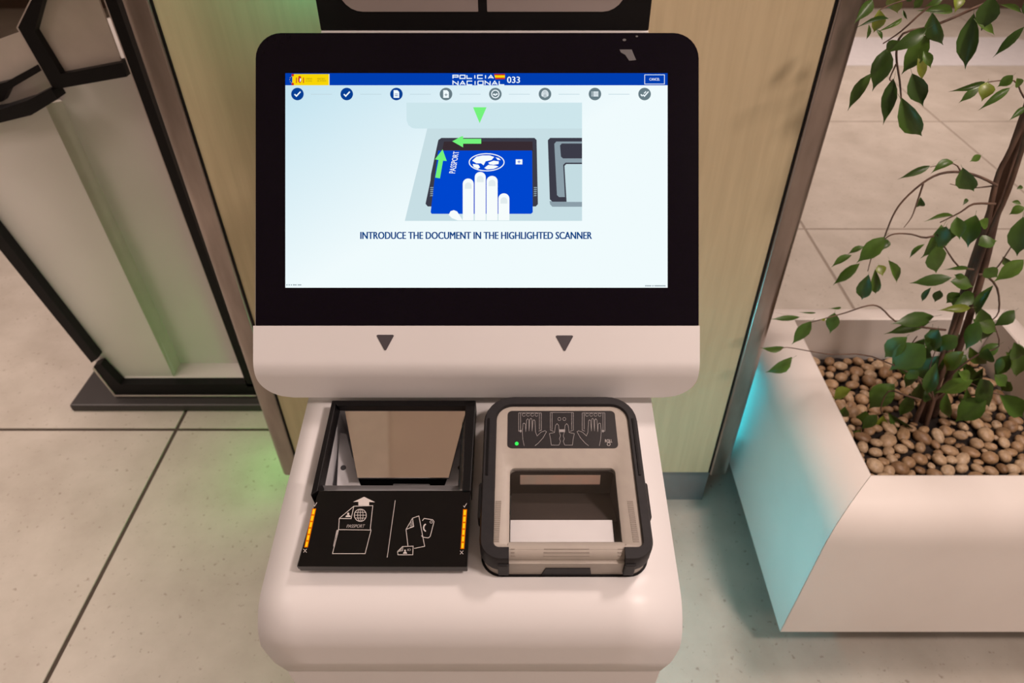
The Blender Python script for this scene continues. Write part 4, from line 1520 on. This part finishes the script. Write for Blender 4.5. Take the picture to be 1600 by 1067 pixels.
L8 = [(348, 236, 203, 246, 28), (402, 260, 308, 378, 62), (515, 218, 492, 322, 64), (268, 386, 152, 394, 32), (308, 438, 178, 522, 58), (552, 190, 493, 196, 12), (428, 216, 342, 214, 9), (1008, 232, 802, 268, 78), (985, 262, 762, 322, 52),
      (862, 338, 742, 444, 92), (955, 378, 776, 506, 150), (1022, 428, 948, 594, 98), (1142, 408, 1046, 508, 82, 1), (1192, 548, 1002, 612, 76), (1185, 190, 1026, 202, 42, 1), (1218, 258, 1148, 404, 78), (1222, 262, 1312, 312, 72),
      (1022, 298, 998, 404, 82), (1112, 328, 1026, 404, 84), (805, 566, 672, 692, 112), (592, 590, 502, 642, 58, 1), (565, 680, 552, 738, 52), (722, 718, 642, 792, 58), (752, 722, 740, 832, 74, 1), (782, 712, 922, 848, 88), (668, 705, 618, 874, 95),
      (1238, 548, 1292, 694, 92), (1255, 636, 1098, 755, 112), (1060, 618, 1072, 755, 52), (1328, 618, 1450, 735, 95), (1400, 376, 1452, 455, 85), (1285, 85, 1188, 244, 48), (1335, 438, 1308, 524, 42), (1262, 398, 1270, 474, 64),
      (1375, 558, 1326, 604, 64), (878, 500, 924, 544, 64), (962, 598, 1005, 645, 84), (1128, 508, 1195, 544, 54), (470, 245, 445, 250, 14, 1), (1150, 170, 1080, 150, 60), (1200, 120, 1100, 180, 70), (860, 420, 800, 470, 70), (1010, 470, 960, 640, 70),
      (1140, 640, 1190, 760, 70), (1300, 520, 1360, 580, 60), (940, 560, 930, 650, 70), (640, 790, 610, 850, 50)]
for kf, lst, sc, Y in ((k9, L9, 0.2625, 1.09), (k10, L10, 0.2625, 1.145), (k8, L8, 0.31856, 1.12)):
    for t in lst:
        bx_, by_, tx, ty, wd = t[:5]
        Yb = Y + random.uniform(-0.05, 0.05)
        p0, p1 = fpt(*kf((bx_, by_)), Yb), fpt(*kf((tx, ty)), Yb + random.uniform(-0.02, 0.015))
        zc = (p0 + FO - CAM).dot(FW)
        leaf(p0, p1, wd * sc * zc / FPX, len(t) > 5)
for k in range(30):                        # leaves crowding the lower stems
    px, py = random.uniform(1395, 1600), random.uniform(480, 650)
    if py > 560 + (1600 - px) * 0.6:
        continue
    Yb = random.uniform(1.16, 1.27)
    p0 = fpt(px, py, Yb)
    ang = random.uniform(0.5, 2.8)
    p1 = fpt(px + 42 * math.cos(ang), py + 42 * math.sin(ang), Yb + random.uniform(-0.03, 0.02))
    leaf(p0, p1, random.uniform(0.024, 0.036))
# crown going on above and beside the view
for k in range(90):
    c = Vector((random.gauss(0.16, 0.22), random.gauss(-0.02, 0.17), random.uniform(0.75, 1.35)))
    wpt = c + FO
    d = wpt - CAM
    z = d.dot(FW)
    px, py = CX + FPX * d.x / z, CY - FPX * d.dot(UP) / z
    if px < 1640 and py > -25 and z > 0:
        continue
    if wpt.y < 0.85:
        continue
    dirv = Vector((random.uniform(-1, 1), random.uniform(-1, 1), random.uniform(-1.3, -0.2))).normalized()
    leaf(c, c + dirv * random.uniform(0.05, 0.08), random.uniform(0.025, 0.036), random.random() < 0.12)

# ------------------------------------------------------------------ ceiling fittings for the lamps
for nm, x, y, r, lb in (('ceiling_downlight', 1.2, 1.3, 0.11, 'small round ceiling downlight above the planter'), ('ceiling_downlight', 1.4, -0.3, 0.11, 'small round ceiling downlight in front of the planter')):
    t = tag(empty(nm, (x, y, 3.2)), lb, 'ceiling light')
    q = MB()
    q.ring([(r * math.cos(k * math.pi / 12), r * math.sin(k * math.pi / 12), -0.02) for k in range(24)], [(r * math.cos(k * math.pi / 12), r * math.sin(k * math.pi / 12), 0) for k in range(24)],
           [(r * 0.88 * math.cos(k * math.pi / 12), r * 0.88 * math.sin(k * math.pi / 12), -0.02) for k in range(24)], [(r * 0.88 * math.cos(k * math.pi / 12), r * 0.88 * math.sin(k * math.pi / 12), 0) for k in range(24)])
    q.build('trim_ring', WHITE, t)
